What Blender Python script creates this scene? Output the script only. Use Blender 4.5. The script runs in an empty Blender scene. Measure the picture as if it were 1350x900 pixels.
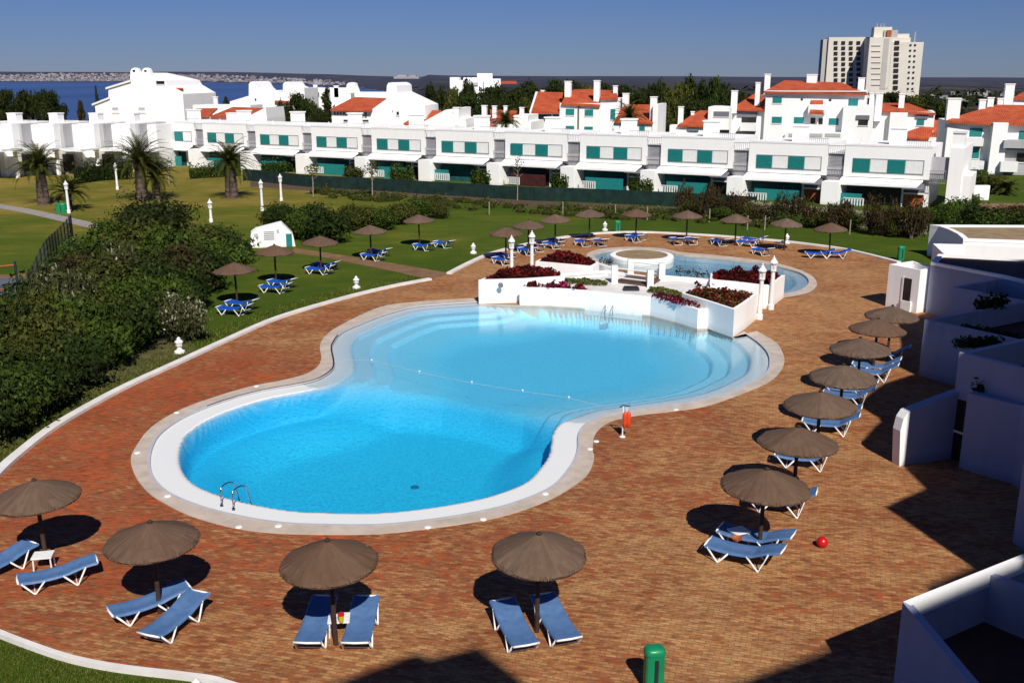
import bpy, bmesh, math, random
import numpy as np
from mathutils import Vector, Matrix
from mathutils.geometry import tessellate_polygon
random.seed(7); RNG = np.random.default_rng(7)
sc = bpy.context.scene
COL = sc.collection
# ---------------------------------------------------------------- survey: camera solved from the photograph
F = 1312.5; PT = math.radians(14.93); H = 12.0; CP, SP = math.cos(PT), math.sin(PT)
def g(px, py, z=0.0):
    u = (px-675)/F; v = (py-450)/F
    dy = CP - v*SP; dz = -SP - v*CP
    t = (z-H)/dz
    return (u*t, dy*t)
def at(px, py, Y):
    u = (px-675)/F; v = (py-450)/F
    dy = CP - v*SP; dz = -SP - v*CP
    t = Y/dy
    return (u*t, Y, H+dz*t)
def G(pts, z=0.0): return [g(a, b, z) for a, b in pts]
SUNH = (-0.255, 1.04)           # ground shadow offset per metre of height
# ---------------------------------------------------------------- materials
MATS = {}
def newmat(name):
    m = bpy.data.materials.new(name); m.use_nodes = True
    nt = m.node_tree; nt.nodes.clear()
    out = nt.nodes.new('ShaderNodeOutputMaterial'); b = nt.nodes.new('ShaderNodeBsdfPrincipled')
    nt.links.new(b.outputs[0], out.inputs[0]); MATS[name] = m
    return m, nt, b, out
def N(nt, t, **k):
    n = nt.nodes.new(t)
    for a, v in k.items():
        if a in ('loc',): continue
        if hasattr(n, a): setattr(n, a, v)
    return n
def L(nt, a, b): nt.links.new(a, b)
def ramp(nt, fac, stops):
    r = nt.nodes.new('ShaderNodeValToRGB'); e = r.color_ramp.elements
    while len(e) < len(stops): e.new(0.5)
    for i, (p, c) in enumerate(stops):
        e[i].position = p; e[i].color = (*c, 1) if len(c) == 3 else c
    if fac is not None: L(nt, fac, r.inputs[0])
    return r.outputs[0]
def coords(nt, kind='Object', scale=None, rot=None):
    tc = nt.nodes.new('ShaderNodeTexCoord'); o = tc.outputs[kind]
    if scale or rot:
        mp = nt.nodes.new('ShaderNodeMapping')
        if scale: mp.inputs['Scale'].default_value = scale if hasattr(scale, '__len__') else (scale,)*3
        if rot: mp.inputs['Rotation'].default_value = rot
        L(nt, o, mp.inputs[0]); o = mp.outputs[0]
    return o
def worldpos(nt, scale=None, rot=None):
    ge = nt.nodes.new('ShaderNodeNewGeometry'); o = ge.outputs['Position']
    if scale or rot:
        mp = nt.nodes.new('ShaderNodeMapping')
        if scale: mp.inputs['Scale'].default_value = scale if hasattr(scale, '__len__') else (scale,)*3
        if rot: mp.inputs['Rotation'].default_value = rot
        L(nt, o, mp.inputs[0]); o = mp.outputs[0]
    return o
def noise(nt, vec, scale, detail=4, rough=0.55):
    n = nt.nodes.new('ShaderNodeTexNoise'); n.inputs['Scale'].default_value = scale
    n.inputs['Detail'].default_value = detail; n.inputs['Roughness'].default_value = rough
    L(nt, vec, n.inputs['Vector']); return n.outputs['Fac']
def mix(nt, fac, a, b, mode='MIX'):
    m = nt.nodes.new('ShaderNodeMix'); m.data_type = 'RGBA'; m.blend_type = mode
    for sock, v in ((m.inputs[0], fac), (m.inputs[6], a), (m.inputs[7], b)):
        if isinstance(v, (int, float)): sock.default_value = v
        elif isinstance(v, tuple): sock.default_value = (*v, 1) if len(v) == 3 else v
        else: L(nt, v, sock)
    return m.outputs[2]
def mth(nt, op, a, b=None, c=None, clamp=False):
    m = nt.nodes.new('ShaderNodeMath'); m.operation = op; m.use_clamp = clamp
    for i, v in enumerate((a, b, c)):
        if v is None: continue
        if isinstance(v, (int, float)): m.inputs[i].default_value = v
        else: L(nt, v, m.inputs[i])
    return m.outputs[0]
def bump(nt, b, h, strength=0.3, dist=0.02):
    n = nt.nodes.new('ShaderNodeBump'); n.inputs['Strength'].default_value = strength; n.inputs['Distance'].default_value = dist
    L(nt, h, n.inputs['Height']); L(nt, n.outputs[0], b.inputs['Normal'])
def simple(name, c, rough=0.7, var=0.12, scale=2.0, bmp=0.0, metal=0.0, spec=0.4, world=True):
    m, nt, b, out = newmat(name)
    v = worldpos(nt) if world else coords(nt)
    n = noise(nt, v, scale)
    c0 = tuple(max(0, x*(1-var)) for x in c); c1 = tuple(min(1, x*(1+var)) for x in c)
    L(nt, ramp(nt, n, [(0.3, c0), (0.7, c1)]), b.inputs['Base Color'])
    b.inputs['Roughness'].default_value = rough; b.inputs['Metallic'].default_value = metal
    b.inputs['Specular IOR Level'].default_value = spec
    if bmp: bump(nt, b, noise(nt, v, scale*12), bmp, 0.01)
    return m
def plaster(name, c, stain=0.12):
    m, nt, b, out = newmat(name)
    v = worldpos(nt)
    n1 = noise(nt, v, 0.35, 5); n2 = noise(nt, worldpos(nt, (2.5, 2.5, 0.35)), 1.0, 5)
    base = ramp(nt, n1, [(0.25, tuple(x*(1-stain*.5) for x in c)), (0.65, c)])
    st = ramp(nt, n2, [(0.30, (1-stain*1.6, 1-stain*1.7, 1-stain*1.9)), (0.52, (1, 1, 1))])
    base = mix(nt, 1.0, base, st, 'MULTIPLY')
    sz = nt.nodes.new('ShaderNodeSeparateXYZ'); L(nt, v, sz.inputs[0])
    dirt = mth(nt, 'MULTIPLY_ADD', sz.outputs[2], -2.2, .75, clamp=True); dirt = mth(nt, 'MULTIPLY', dirt, mth(nt, 'MULTIPLY', noise(nt, v, 2.2, 5, .7), .9))
    base = mix(nt, dirt, base, (c[0]*.45, c[1]*.42, c[2]*.37))
    L(nt, base, b.inputs['Base Color'])
    b.inputs['Roughness'].default_value = 0.85; b.inputs['Specular IOR Level'].default_value = 0.25
    bump(nt, b, noise(nt, v, 18, 3), 0.25, 0.01)
    return m
plaster('white_plaster', (0.93, 0.92, 0.90), .022)
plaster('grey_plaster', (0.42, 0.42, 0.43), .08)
plaster('cream_plaster', (0.66, 0.62, 0.52), .08)
plaster('shaded_plaster', (0.33, 0.36, 0.49), .05)  # white wing walls with their shade painted in as a dark bluish tone
simple('dry_grass', (.085, .078, .022), .95, .35, 1.5, .6)
simple('pool_drain_grey', (0.02, 0.16, 0.28), .6)
simple('windbreak', (0.004, 0.022, 0.018), 0.9, .5, 1.5)
simple('teal_shutter', (0.012, 0.20, 0.19), 0.5, .12, 6)
simple('dark_screen', (0.006, 0.075, 0.075), 0.8, .4, 1.5)
simple('dark_opening', (0.012, 0.011, 0.013), 0.35, .4, 2)
simple('grey_awning', (0.16, 0.16, 0.2), 0.8)
simple('grey_screen', (.46, .45, .47), 0.7, .08, 3)
simple('rail_grey', (0.3, 0.3, 0.31), 0.5)
simple('dark_red', (0.05, 0.007, 0.008), .8, .4, 2)
simple('rust_wall', (0.35, 0.09, 0.03), 0.8, .3, 3)
simple('white_paint', (0.82, 0.82, 0.8), 0.35, .05, 4)
simple('green_plastic', (0.008, 0.22, 0.09), 0.35, .1, 4)
simple('red_plastic', (0.55, 0.008, 0.01), 0.3, .08, 6, spec=.6)
simple('orange_float', (0.65, 0.06, 0.015), 0.4, .15, 8)
simple('dark_wood', (0.045, 0.022, 0.016), 0.8, .3, 9, .4)
simple('deck_wood', (0.12, 0.07, 0.05), 0.8, .25, 6, .3)
simple('chrome', (0.35, 0.38, 0.42), 0.22, .05, 3, metal=1.0)
simple('iron', (0.02, 0.022, 0.03), 0.6)
simple('gravel_roof', (0.27, 0.19, 0.105), 0.95, .25, 1.6, .6)
simple('dark_floor', (0.05, 0.018, 0.013), 0.8, .3, 3, .3)
simple('concrete', (.50, .42, .35), 0.9, .16, 1.5, .3)
simple('kerb_white', (0.72, 0.69, 0.66), 0.8, .12, 1.3, .3)
simple('stone_path', (0.30, 0.27, 0.25), 0.9, .2, 1.5, .3)
simple('dirt_path', (0.19, 0.105, 0.05), 0.95, .25, 1.2, .4)
simple('court', (0.10, 0.11, 0.14), 0.9, .2, .5)
simple('bark', (0.10, 0.07, 0.055), 0.95, .35, 5, .8)
simple('pale_bark', (0.3, 0.26, 0.2), 0.95, .25, 5, .8)
simple('soil', (0.09, 0.055, 0.035), 0.95, .3, 4, .5)
simple('yellow_plastic', (0.6, 0.45, 0.02), 0.4)
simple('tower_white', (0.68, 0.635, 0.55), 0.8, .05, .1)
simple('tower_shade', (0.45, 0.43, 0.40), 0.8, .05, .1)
simple('window_dark', (0.03, 0.025, 0.02), 0.3, .5, .8)
# clear lantern glass
m_, nt_, b_, o_ = newmat('lantern_glass'); b_.inputs['Base Color'].default_value = (.7, .7, .68, 1); b_.inputs['Roughness'].default_value = .25
# roof tiles : rows of rounded tiles running down the slope
def rooftile():
    m, nt, b, out = newmat('roof_tile')
    v = worldpos(nt)
    n = noise(nt, v, 0.8, 6); n2 = noise(nt, v, 9, 2)
    c = ramp(nt, n, [(0.25, (0.34, 0.05, 0.016)), (0.5, (0.50, 0.085, 0.024)), (0.8, (0.58, 0.14, 0.045))])
    L(nt, mix(nt, .35, c, ramp(nt, n2, [(0.3, (.5, .35, .3)), (.7, (1, 1, 1))]), 'MULTIPLY'), b.inputs['Base Color'])
    w = N(nt, 'ShaderNodeTexWave', wave_type='BANDS', bands_direction='X'); w.inputs['Scale'].default_value = 1.3
    L(nt, coords(nt), w.inputs['Vector']); bump(nt, b, w.outputs['Fac'], .6, .08)
    b.inputs['Roughness'].default_value = .85
rooftile()
# brick paving
def paving():
    m, nt, b, out = newmat('brick_paving')
    v = worldpos(nt, rot=(0, 0, math.radians(17)))
    wn = nt.nodes.new('ShaderNodeTexNoise'); wn.inputs['Scale'].default_value = .25; L(nt, v, wn.inputs['Vector'])
    wv = nt.nodes.new('ShaderNodeVectorMath'); wv.operation = 'MULTIPLY_ADD'; L(nt, wn.outputs['Color'], wv.inputs[0])
    wv.inputs[1].default_value = (.35, .35, 0); L(nt, v, wv.inputs[2])
    br = nt.nodes.new('ShaderNodeTexBrick'); L(nt, wv.outputs[0], br.inputs['Vector'])
    br.inputs['Scale'].default_value = 1.0; br.inputs['Brick Width'].default_value = .24; br.inputs['Row Height'].default_value = .10
    br.inputs['Mortar Size'].default_value = .012; br.inputs['Mortar Smooth'].default_value = .4; br.inputs['Bias'].default_value = 0
    br.inputs['Color1'].default_value = (0, 0, 0, 1); br.inputs['Color2'].default_value = (1, 1, 1, 1); br.inputs['Mortar'].default_value = (.5, .5, .5, 1)
    # brick value 0..1
    p = worldpos(nt)
    big = noise(nt, p, .16, 3, .6); mid = noise(nt, worldpos(nt, (.5, 1.6, 1), (0, 0, math.radians(17))), 1.1, 5, .65)
    fine = noise(nt, worldpos(nt, (2.2, 7, 1), (0, 0, math.radians(17))), 1.6, 3, .6)
    # reddish near and on the seaward side of the pool, tan towards the hotel wing
    sx = nt.nodes.new('ShaderNodeSeparateXYZ'); L(nt, p, sx.inputs[0])
    ex = mth(nt, 'MULTIPLY_ADD', sx.outputs[0], 1/15, 10/15); ey = mth(nt, 'MULTIPLY_ADD', sx.outputs[1], 1/13, -33/13)
    e2 = mth(nt, 'ADD', mth(nt, 'MULTIPLY', ex, ex), mth(nt, 'MULTIPLY', ey, ey))
    k = mth(nt, 'MULTIPLY_ADD', mth(nt, 'POWER', 2.718, mth(nt, 'MULTIPLY', e2, -1.0)), .58, .17)
    k = mth(nt, 'ADD', k, mth(nt, 'MULTIPLY_ADD', big, 1.2, -.60))
    k = mth(nt, 'ADD', k, mth(nt, 'MULTIPLY_ADD', mid, 1.15, -.575))
    k = mth(nt, 'ADD', k, mth(nt, 'MULTIPLY_ADD', fine, .8, -.4))
    sb = nt.nodes.new('ShaderNodeSeparateColor'); L(nt, br.outputs['Color'], sb.inputs[0])
    k = mth(nt, 'ADD', k, mth(nt, 'MULTIPLY_ADD', sb.outputs[0], .5, -.25), clamp=True)
    c = ramp(nt, k, [(0.0, (.46, .25, .10)), (.3, (.40, .175, .063)), (.46, (.31, .118, .045)), (.58, (.32, .092, .032)), (.75, (.37, .090, .027)), (1.0, (.50, .090, .021))])
    tone = ramp(nt, noise(nt, worldpos(nt, (3, 9, 1), (0, 0, math.radians(17))), 1.0, 2), [(.3, (.58, .52, .54)), (.5, (1.0, 1.0, 1.0)), (.8, (1.35, 1.35, 1.3))])
    c = mix(nt, 1.0, c, tone, 'MULTIPLY')
    c = mix(nt, mth(nt, 'MULTIPLY', br.outputs['Fac'], .65), c, (.16, .085, .05))
    grime = ramp(nt, noise(nt, p, .45, 6, .7), [(.35, (.62, .58, .62)), (.6, (1, 1, 1))])
    c = mix(nt, .6, c, grime, 'MULTIPLY')
    L(nt, c, b.inputs['Base Color']); b.inputs['Roughness'].default_value = .85; b.inputs['Specular IOR Level'].default_value = .2
    inv = mth(nt, 'SUBTRACT', 1.0, br.outputs['Fac']); bump(nt, b, inv, .4, .01)
paving()
def lawn():
    m, nt, b, out = newmat('lawn')
    p = worldpos(nt)
    sx = nt.nodes.new('ShaderNodeSeparateXYZ'); L(nt, p, sx.inputs[0])
    dry = mth(nt, 'MULTIPLY_ADD', sx.outputs[1], .020, -1.0, clamp=True)          # drier away from the pool
    dryx = mth(nt, 'MULTIPLY_ADD', sx.outputs[0], -.03, .25, clamp=True); dryx = mth(nt, 'MULTIPLY', dryx, .72)
    d = mth(nt, 'MULTIPLY', dry, dryx)
    near = mth(nt, 'LESS_THAN', sx.outputs[1], 0.0)
    big = noise(nt, p, .09, 5, .65); mid = noise(nt, worldpos(nt, (.6, 1.4, 1)), .5, 5, .7); fine = noise(nt, p, 6, 4, .8)
    k = mth(nt, 'ADD', d, mth(nt, 'MULTIPLY_ADD', big, 1.5, -.72)); k = mth(nt, 'ADD', k, mth(nt, 'MULTIPLY_ADD', mid, 1.1, -.55), clamp=True)
    c = ramp(nt, k, [(0, (.052, .090, .007)), (.35, (.088, .118, .011)), (.65, (.16, .145, .021)), (1, (.27, .20, .045))])
    c = mix(nt, .8, c, ramp(nt, fine, [(.3, (.6, .62, .55)), (.7, (1.25, 1.2, 1.2))]), 'MULTIPLY')
    L(nt, c, b.inputs['Base Color']); b.inputs['Roughness'].default_value = .95; b.inputs['Specular IOR Level'].default_value = .1
    bump(nt, b, fine, .8, .05)
lawn()
def leafmat(name, c0, c1, c2=None, trans=.15):
    m, nt, b, out = newmat(name)
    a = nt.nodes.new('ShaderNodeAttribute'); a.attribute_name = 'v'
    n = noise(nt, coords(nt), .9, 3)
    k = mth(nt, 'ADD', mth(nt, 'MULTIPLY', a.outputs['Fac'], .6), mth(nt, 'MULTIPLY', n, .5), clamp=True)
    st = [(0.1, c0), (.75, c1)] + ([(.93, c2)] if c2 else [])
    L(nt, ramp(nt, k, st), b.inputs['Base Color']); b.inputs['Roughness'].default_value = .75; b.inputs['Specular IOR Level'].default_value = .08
    return m
leafmat('leaf_dark', (.006, .012, .003), (.032, .050, .009), (.07, .085, .018))
leafmat('leaf_olive', (.014, .018, .004), (.072, .080, .014), (.11, .11, .028))
leafmat('leaf_brown', (.014, .012, .005), (.055, .040, .016), (.11, .075, .035))
leafmat('leaf_green', (.009, .020, .004), (.058, .092, .012), (.09, .12, .025))
leafmat('leaf_flower', (.018, .022, .008), (.07, .075, .025), (.45, .42, .33))
leafmat('leaf_pine', (.006, .010, .003), (.028, .038, .008), (.05, .06, .015))
leafmat('palm_leaf', (.020, .030, .006), (.075, .085, .014), (.13, .12, .03))
leafmat('flower_red', (.015, .005, .004), (.10, .008, .009), (.36, .02, .025))
leafmat('flower_magenta', (.03, .006, .01), (.15, .008, .035), (.36, .02, .09))
leafmat('herb_green', (.03, .04, .008), (.10, .12, .02), (.16, .17, .04))
def thatch():
    m, nt, b, out = newmat('thatch')
    a = nt.nodes.new('ShaderNodeAttribute'); a.attribute_name = 'v'
    n = noise(nt, coords(nt), 3, 4)
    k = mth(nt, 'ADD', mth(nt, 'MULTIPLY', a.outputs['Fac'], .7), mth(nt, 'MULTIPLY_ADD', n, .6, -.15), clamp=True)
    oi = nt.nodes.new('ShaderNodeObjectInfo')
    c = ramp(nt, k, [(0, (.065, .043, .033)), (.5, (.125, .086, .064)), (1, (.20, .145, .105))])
    c = mix(nt, mth(nt, 'MULTIPLY', oi.outputs['Random'], .5), c, (.12, .058, .028))
    L(nt, c, b.inputs['Base Color']); b.inputs['Roughness'].default_value = .9; b.inputs['Specular IOR Level'].default_value = .1
    bump(nt, b, noise(nt, coords(nt), 30, 3), .4, .02)
thatch()
def sling():
    m, nt, b, out = newmat('blue_sling')
    n = noise(nt, coords(nt), 5, 3)
    L(nt, ramp(nt, n, [(.3, (.065, .145, .31)), (.7, (.10, .185, .36))]), b.inputs['Base Color'])
    b.inputs['Roughness'].default_value = .5; b.inputs['Specular IOR Level'].default_value = .35
    b.inputs['Sheen Weight'].default_value = 0
sling()
simple('blue_sling_deep', (.010, .075, .40), .55, .15, 5, spec=.25)
def poolfloor(name, stops):
    m, nt, b, out = newmat(name)
    p = worldpos(nt); sx = nt.nodes.new('ShaderNodeSeparateXYZ'); L(nt, p, sx.inputs[0])
    k = mth(nt, 'MULTIPLY', sx.outputs[2], -.5)       # depth 0..2 m -> 0..1
    c = ramp(nt, k, stops)
    am = nt.nodes.new('ShaderNodeAttribute'); am.attribute_name = 'deep'
    c = mix(nt, am.outputs['Fac'], c, ramp(nt, k, [(0, (.025, .49, .78)), (.45, (.013, .49, .79)), (1, (.015, .52, .82))]))
    vo = nt.nodes.new('ShaderNodeTexVoronoi'); vo.feature = 'DISTANCE_TO_EDGE'; vo.inputs['Scale'].default_value = 5.5
    wn = nt.nodes.new('ShaderNodeTexNoise'); wn.inputs['Scale'].default_value = 2.5; L(nt, p, wn.inputs['Vector'])
    wv = nt.nodes.new('ShaderNodeVectorMath'); wv.operation = 'MULTIPLY_ADD'; L(nt, wn.outputs['Color'], wv.inputs[0]); wv.inputs[1].default_value = (.35, .35, 0); L(nt, p, wv.inputs[2])
    L(nt, wv.outputs[0], vo.inputs['Vector'])
    ca = ramp(nt, vo.outputs['Distance'], [(0, (1.5, 1.25, 1.12)), (.12, (1.05, 1.02, 1)), (.5, (.65, .84, .93))])  # caustic light of the ripples painted into the floor colour
    c2 = mix(nt, mth(nt, 'MULTIPLY', k, .8, clamp=True), c, mix(nt, 1.0, c, ca, 'MULTIPLY'))
    L(nt, c2, b.inputs['Base Color']); b.inputs['Roughness'].default_value = .6
poolfloor('pool_floor', [(0, (.84, .82, .76)), (.03, (.70, .73, .75)), (.08, (.38, .58, .70)), (.2, (.32, .68, .84)), (.46, (.13, .62, .86)), (.62, (.04, .45, .74)), (1.0, (.01, .40, .72))])
poolfloor('small_pool_floor', [(0, (.5, .55, .6)), (.05, (.36, .5, .58)), (.12, (.22, .42, .54)), (.3, (.14, .35, .48))])
def water(name, sc_=5.0, st=.12, tint=(.93, .98, 1)):
    m, nt, b, out = newmat(name)
    nt.nodes.remove(b)
    t = nt.nodes.new('ShaderNodeBsdfTransparent'); t.inputs[0].default_value = (*tint, 1)
    gl = nt.nodes.new('ShaderNodeBsdfGlossy'); gl.inputs['Roughness'].default_value = .03
    fr = nt.nodes.new('ShaderNodeFresnel'); fr.inputs[0].default_value = 1.33
    mx = nt.nodes.new('ShaderNodeMixShader')
    bp = nt.nodes.new('ShaderNodeBump'); bp.inputs['Strength'].default_value = st; bp.inputs['Distance'].default_value = .05
    h = noise(nt, worldpos(nt), sc_, 3, .6); L(nt, h, bp.inputs['Height'])
    L(nt, bp.outputs[0], gl.inputs['Normal']); L(nt, bp.outputs[0], fr.inputs['Normal'])
    L(nt, fr.outputs[0], mx.inputs[0]); L(nt, t.outputs[0], mx.inputs[1]); L(nt, gl.outputs[0], mx.inputs[2]); L(nt, mx.outputs[0], out.inputs[0])
water('pool_water', 8.0, .10)
def sea():
    m, nt, b, out = newmat('sea')
    n = noise(nt, worldpos(nt, (.002, .0005, 1)), 1, 6, .6)
    L(nt, ramp(nt, n, [(.35, (.032, .075, .21)), (.65, (.05, .105, .27))]), b.inputs['Base Color'])
    b.inputs['Roughness'].default_value = .6; b.inputs['Specular IOR Level'].default_value = .3
sea()
def land():
    m, nt, b, out = newmat('land')
    p = worldpos(nt); sx = nt.nodes.new('ShaderNodeSeparateXYZ'); L(nt, p, sx.inputs[0])
    n = noise(nt, worldpos(nt, (.004, .0015, .01)), 1, 8, .7)
    c = ramp(nt, n, [(.35, (.016, .020, .010)), (.5, (.032, .032, .018)), (.62, (.09, .065, .045)), (.75, (.16, .12, .09))])
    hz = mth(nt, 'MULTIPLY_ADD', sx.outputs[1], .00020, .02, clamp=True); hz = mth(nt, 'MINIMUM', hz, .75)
    c = mix(nt, hz, c, (.060, .068, .115))  # distance haze mixed into the land colour
    L(nt, c, b.inputs['Base Color']); b.inputs['Roughness'].default_value = 1; b.inputs['Specular IOR Level'].default_value = 0
land()
simple('far_house', (.21, .185, .205), .9, .2, .01)  # both town colours are muted to paint in distance haze
simple('far_house_white', (.34, .32, .34), .9, .2, .01)
simple('sand', (.30, .23, .18), .95, .15, .02)
# ---------------------------------------------------------------- mesh builder
class MB:
    def __init__(s): s.v = []; s.f = []; s.a = []
    def add(s, vs, fs, a=None):
        o = len(s.v); s.v += [tuple(x) for x in vs]; s.f += [tuple(i+o for i in f) for f in fs]
        s.a += (list(a) if a is not None else [0.5]*len(fs)); return s
    def box(s, x0, x1, y0, y1, z0, z1):
        return s.add([(x0,y0,z0),(x1,y0,z0),(x1,y1,z0),(x0,y1,z0),(x0,y0,z1),(x1,y0,z1),(x1,y1,z1),(x0,y1,z1)],
                     [(0,3,2,1),(4,5,6,7),(0,1,5,4),(1,2,6,5),(2,3,7,6),(3,0,4,7)])
    def tube(s, pts, r, n=6, r1=None, cap=True):
        pts = [Vector(p) for p in pts]; vs = []; fs = []
        for i, p in enumerate(pts):
            if i == 0: d = pts[1]-pts[0]
            elif i == len(pts)-1: d = pts[-1]-pts[-2]
            else: d = (pts[i+1]-pts[i]).normalized() + (pts[i]-pts[i-1]).normalized()
            if d.length < 1e-9: d = Vector((0, 0, 1))
            d.normalize(); a = Vector((0, 0, 1)) if abs(d.z) < .9 else Vector((1, 0, 0))
            e1 = d.cross(a).normalized(); e2 = d.cross(e1)
            rr = r if r1 is None else r + (r1-r)*i/(len(pts)-1)
            for k in range(n):
                t = 2*math.pi*k/n; vs.append(p + e1*math.cos(t)*rr + e2*math.sin(t)*rr)
        for i in range(len(pts)-1):
            for k in range(n):
                fs.append((i*n+k, i*n+(k+1) % n, (i+1)*n+(k+1) % n, (i+1)*n+k))
        if cap: fs.append(tuple(range(n-1, -1, -1))); fs.append(tuple((len(pts)-1)*n+k for k in range(n)))
        return s.add(vs, fs)
    def lathe(s, prof, n=16, c=(0, 0), sq=False):
        vs = []; fs = []
        for r, z in prof:
            for k in range(n):
                t = 2*math.pi*(k+.5)/n; rr = r
                vs.append((c[0]+math.cos(t)*rr, c[1]+math.sin(t)*rr, z))
        m = len(prof)
        for i in range(m-1):
            for k in range(n): fs.append((i*n+k, i*n+(k+1) % n, (i+1)*n+(k+1) % n, (i+1)*n+k))
        fs.append(tuple(range(n-1, -1, -1))); fs.append(tuple((m-1)*n+k for k in range(n)))
        return s.add(vs, fs)
    def prism(s, poly, z0, z1):
        n = len(poly); area = sum(poly[i][0]*poly[(i+1) % n][1]-poly[(i+1) % n][0]*poly[i][1] for i in range(n))
        if area < 0: poly = poly[::-1]
        vs = [(x, y, z0) for x, y in poly]+[(x, y, z1) for x, y in poly]
        fs = [(i, (i+1) % n, n+(i+1) % n, n+i) for i in range(n)]
        tri = tessellate_polygon([[Vector((x, y, 0)) for x, y in poly]])
        for t in tri:
            a, b, c = t
            cr = (poly[b][0]-poly[a][0])*(poly[c][1]-poly[a][1])-(poly[b][1]-poly[a][1])*(poly[c][0]-poly[a][0])
            if cr < 0: a, c = c, a
            fs.append((n+a, n+b, n+c)); fs.append((c, b, a))
        return s.add(vs, fs)
    def vprism(s, poly, d0, d1):   # polygon in the (x,z) plane, extruded along y from d0 to d1
        n = len(poly); area = sum(poly[i][0]*poly[(i+1) % n][1]-poly[(i+1) % n][0]*poly[i][1] for i in range(n))
        if area < 0: poly = poly[::-1]
        vs = [(x, d0, z) for x, z in poly]+[(x, d1, z) for x, z in poly]
        fs = [((i+1) % n, i, n+i, n+(i+1) % n) for i in range(n)]
        for t in tessellate_polygon([[Vector((x, z, 0)) for x, z in poly]]):
            a, b, c = t
            cr = (poly[b][0]-poly[a][0])*(poly[c][1]-poly[a][1])-(poly[b][1]-poly[a][1])*(poly[c][0]-poly[a][0])
            if cr < 0: a, c = c, a
            fs.append((a, b, c)); fs.append((n+c, n+b, n+a))
        return s.add(vs, fs)
    def slab(s, pts, t=.18):        # 3-D polygon given thickness downwards
        n = len(pts); P = [Vector(p) for p in pts]
        nm = Vector((0, 0, 0))
        for i in range(n): nm += P[i].cross(P[(i+1) % n])
        if nm.z < 0: P = P[::-1]
        vs = P+[p-Vector((0, 0, t)) for p in P]
        fs = [tuple(range(n)), tuple(range(2*n-1, n-1, -1))]+[((i+1) % n, i, n+i, n+(i+1) % n) for i in range(n)]
        return s.add(vs, fs)
    def sheet(s, loops, z):
        vs = []; 
        for l in loops: vs += [(x, y, z) for x, y in l]
        fs = []
        for t in tessellate_polygon([[Vector((x, y, 0)) for x, y in l] for l in loops]):
            a, b, c = t
            cr = (vs[b][0]-vs[a][0])*(vs[c][1]-vs[a][1])-(vs[b][1]-vs[a][1])*(vs[c][0]-vs[a][0])
            if abs(cr) < 1e-9: continue
            fs.append((a, b, c) if cr > 0 else (a, c, b))
        return s.add(vs, fs)
    def build(s, name, mat, parent=None, smooth=False, loc=None):
        me = bpy.data.meshes.new(name); me.from_pydata(s.v, [], s.f)
        at_ = me.attributes.new('v', 'FLOAT', 'FACE'); at_.data.foreach_set('value', np.array(s.a, dtype=np.float32))
        if smooth: me.polygons.foreach_set('use_smooth', [True]*len(me.polygons))
        me.materials.append(MATS[mat]); me.update()
        o = bpy.data.objects.new(name, me); COL.objects.link(o)
        if parent is not None: o.parent = parent
        if loc is not None: o.location = loc
        return o
def tag(o, label=None, cat=None, group=None, kind=None):
    if label: o['label'] = label
    if cat: o['category'] = cat
    if group: o['group'] = group
    if kind: o['kind'] = kind
    return o
def empty(name, loc=(0, 0, 0), rz=0, label=None, cat=None, group=None):
    o = bpy.data.objects.new(name, None); COL.objects.link(o); o.location = loc; o.rotation_euler = (0, 0, rz); o.empty_display_size = .2
    return tag(o, label, cat, group)
def copy_tree(o, loc=None, rz=None, label=None, scale=None, group=None):
    def rec(x, par):
        c = x.copy(); COL.objects.link(c)
        if par is not None: c.parent = par
        for ch in list(x.children): rec(ch, c)
        return c
    c = rec(o, None)
    if loc is not None: c.location = loc
    if rz is not None: c.rotation_euler = (0, 0, rz)
    if label: c['label'] = label
    if group: c['group'] = group
    if scale is not None: c.scale = (scale,)*3 if not hasattr(scale, '__len__') else scale
    return c
def struct(name, mb, mat, smooth=False): return tag(mb.build(name, mat, smooth=smooth), kind='structure')
def catmull(pts, n=8, closed=False):
    out = []; m = len(pts)
    rngi = range(m if closed else m-1)
    for i in rngi:
        p = [pts[(i+k) % m] if closed else pts[min(max(i+k, 0), m-1)] for k in (-1, 0, 1, 2)]
        for j in range(n):
            t = j/n
            out.append(tuple(.5*((2*p[1][d])+(-p[0][d]+p[2][d])*t+(2*p[0][d]-5*p[1][d]+4*p[2][d]-p[3][d])*t*t+(-p[0][d]+3*p[1][d]-3*p[2][d]+p[3][d])*t**3) for d in (0, 1)))
    if not closed: out.append(tuple(pts[-1][:2]))
    return out
def ribbon(mb, line, w, z0, z1, side=0.5):
    """a strip of width w following a polyline; side .5 = centred"""
    n = len(line); Lf = []; Rt = []
    for i, p in enumerate(line):
        a = line[max(i-1, 0)]; b = line[min(i+1, n-1)]
        dx, dy = b[0]-a[0], b[1]-a[1]; l = math.hypot(dx, dy) or 1; nx, ny = -dy/l, dx/l
        Lf.append((p[0]+nx*w*side, p[1]+ny*w*side)); Rt.append((p[0]-nx*w*(1-side), p[1]-ny*w*(1-side)))
    vs = []; fs = []
    for l, r in zip(Lf, Rt): vs += [(l[0], l[1], z0), (l[0], l[1], z1), (r[0], r[1], z1), (r[0], r[1], z0)]
    for i in range(n-1):
        a, b = i*4, i*4+4
        fs += [(a, a+1, b+1, b), (a+1, a+2, b+2, b+1), (a+2, a+3, b+3, b+2)]
    fs += [(0, 3, 2, 1), ((n-1)*4, (n-1)*4+1, (n-1)*4+2, (n-1)*4+3)]
    return mb.add(vs, fs)
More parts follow.
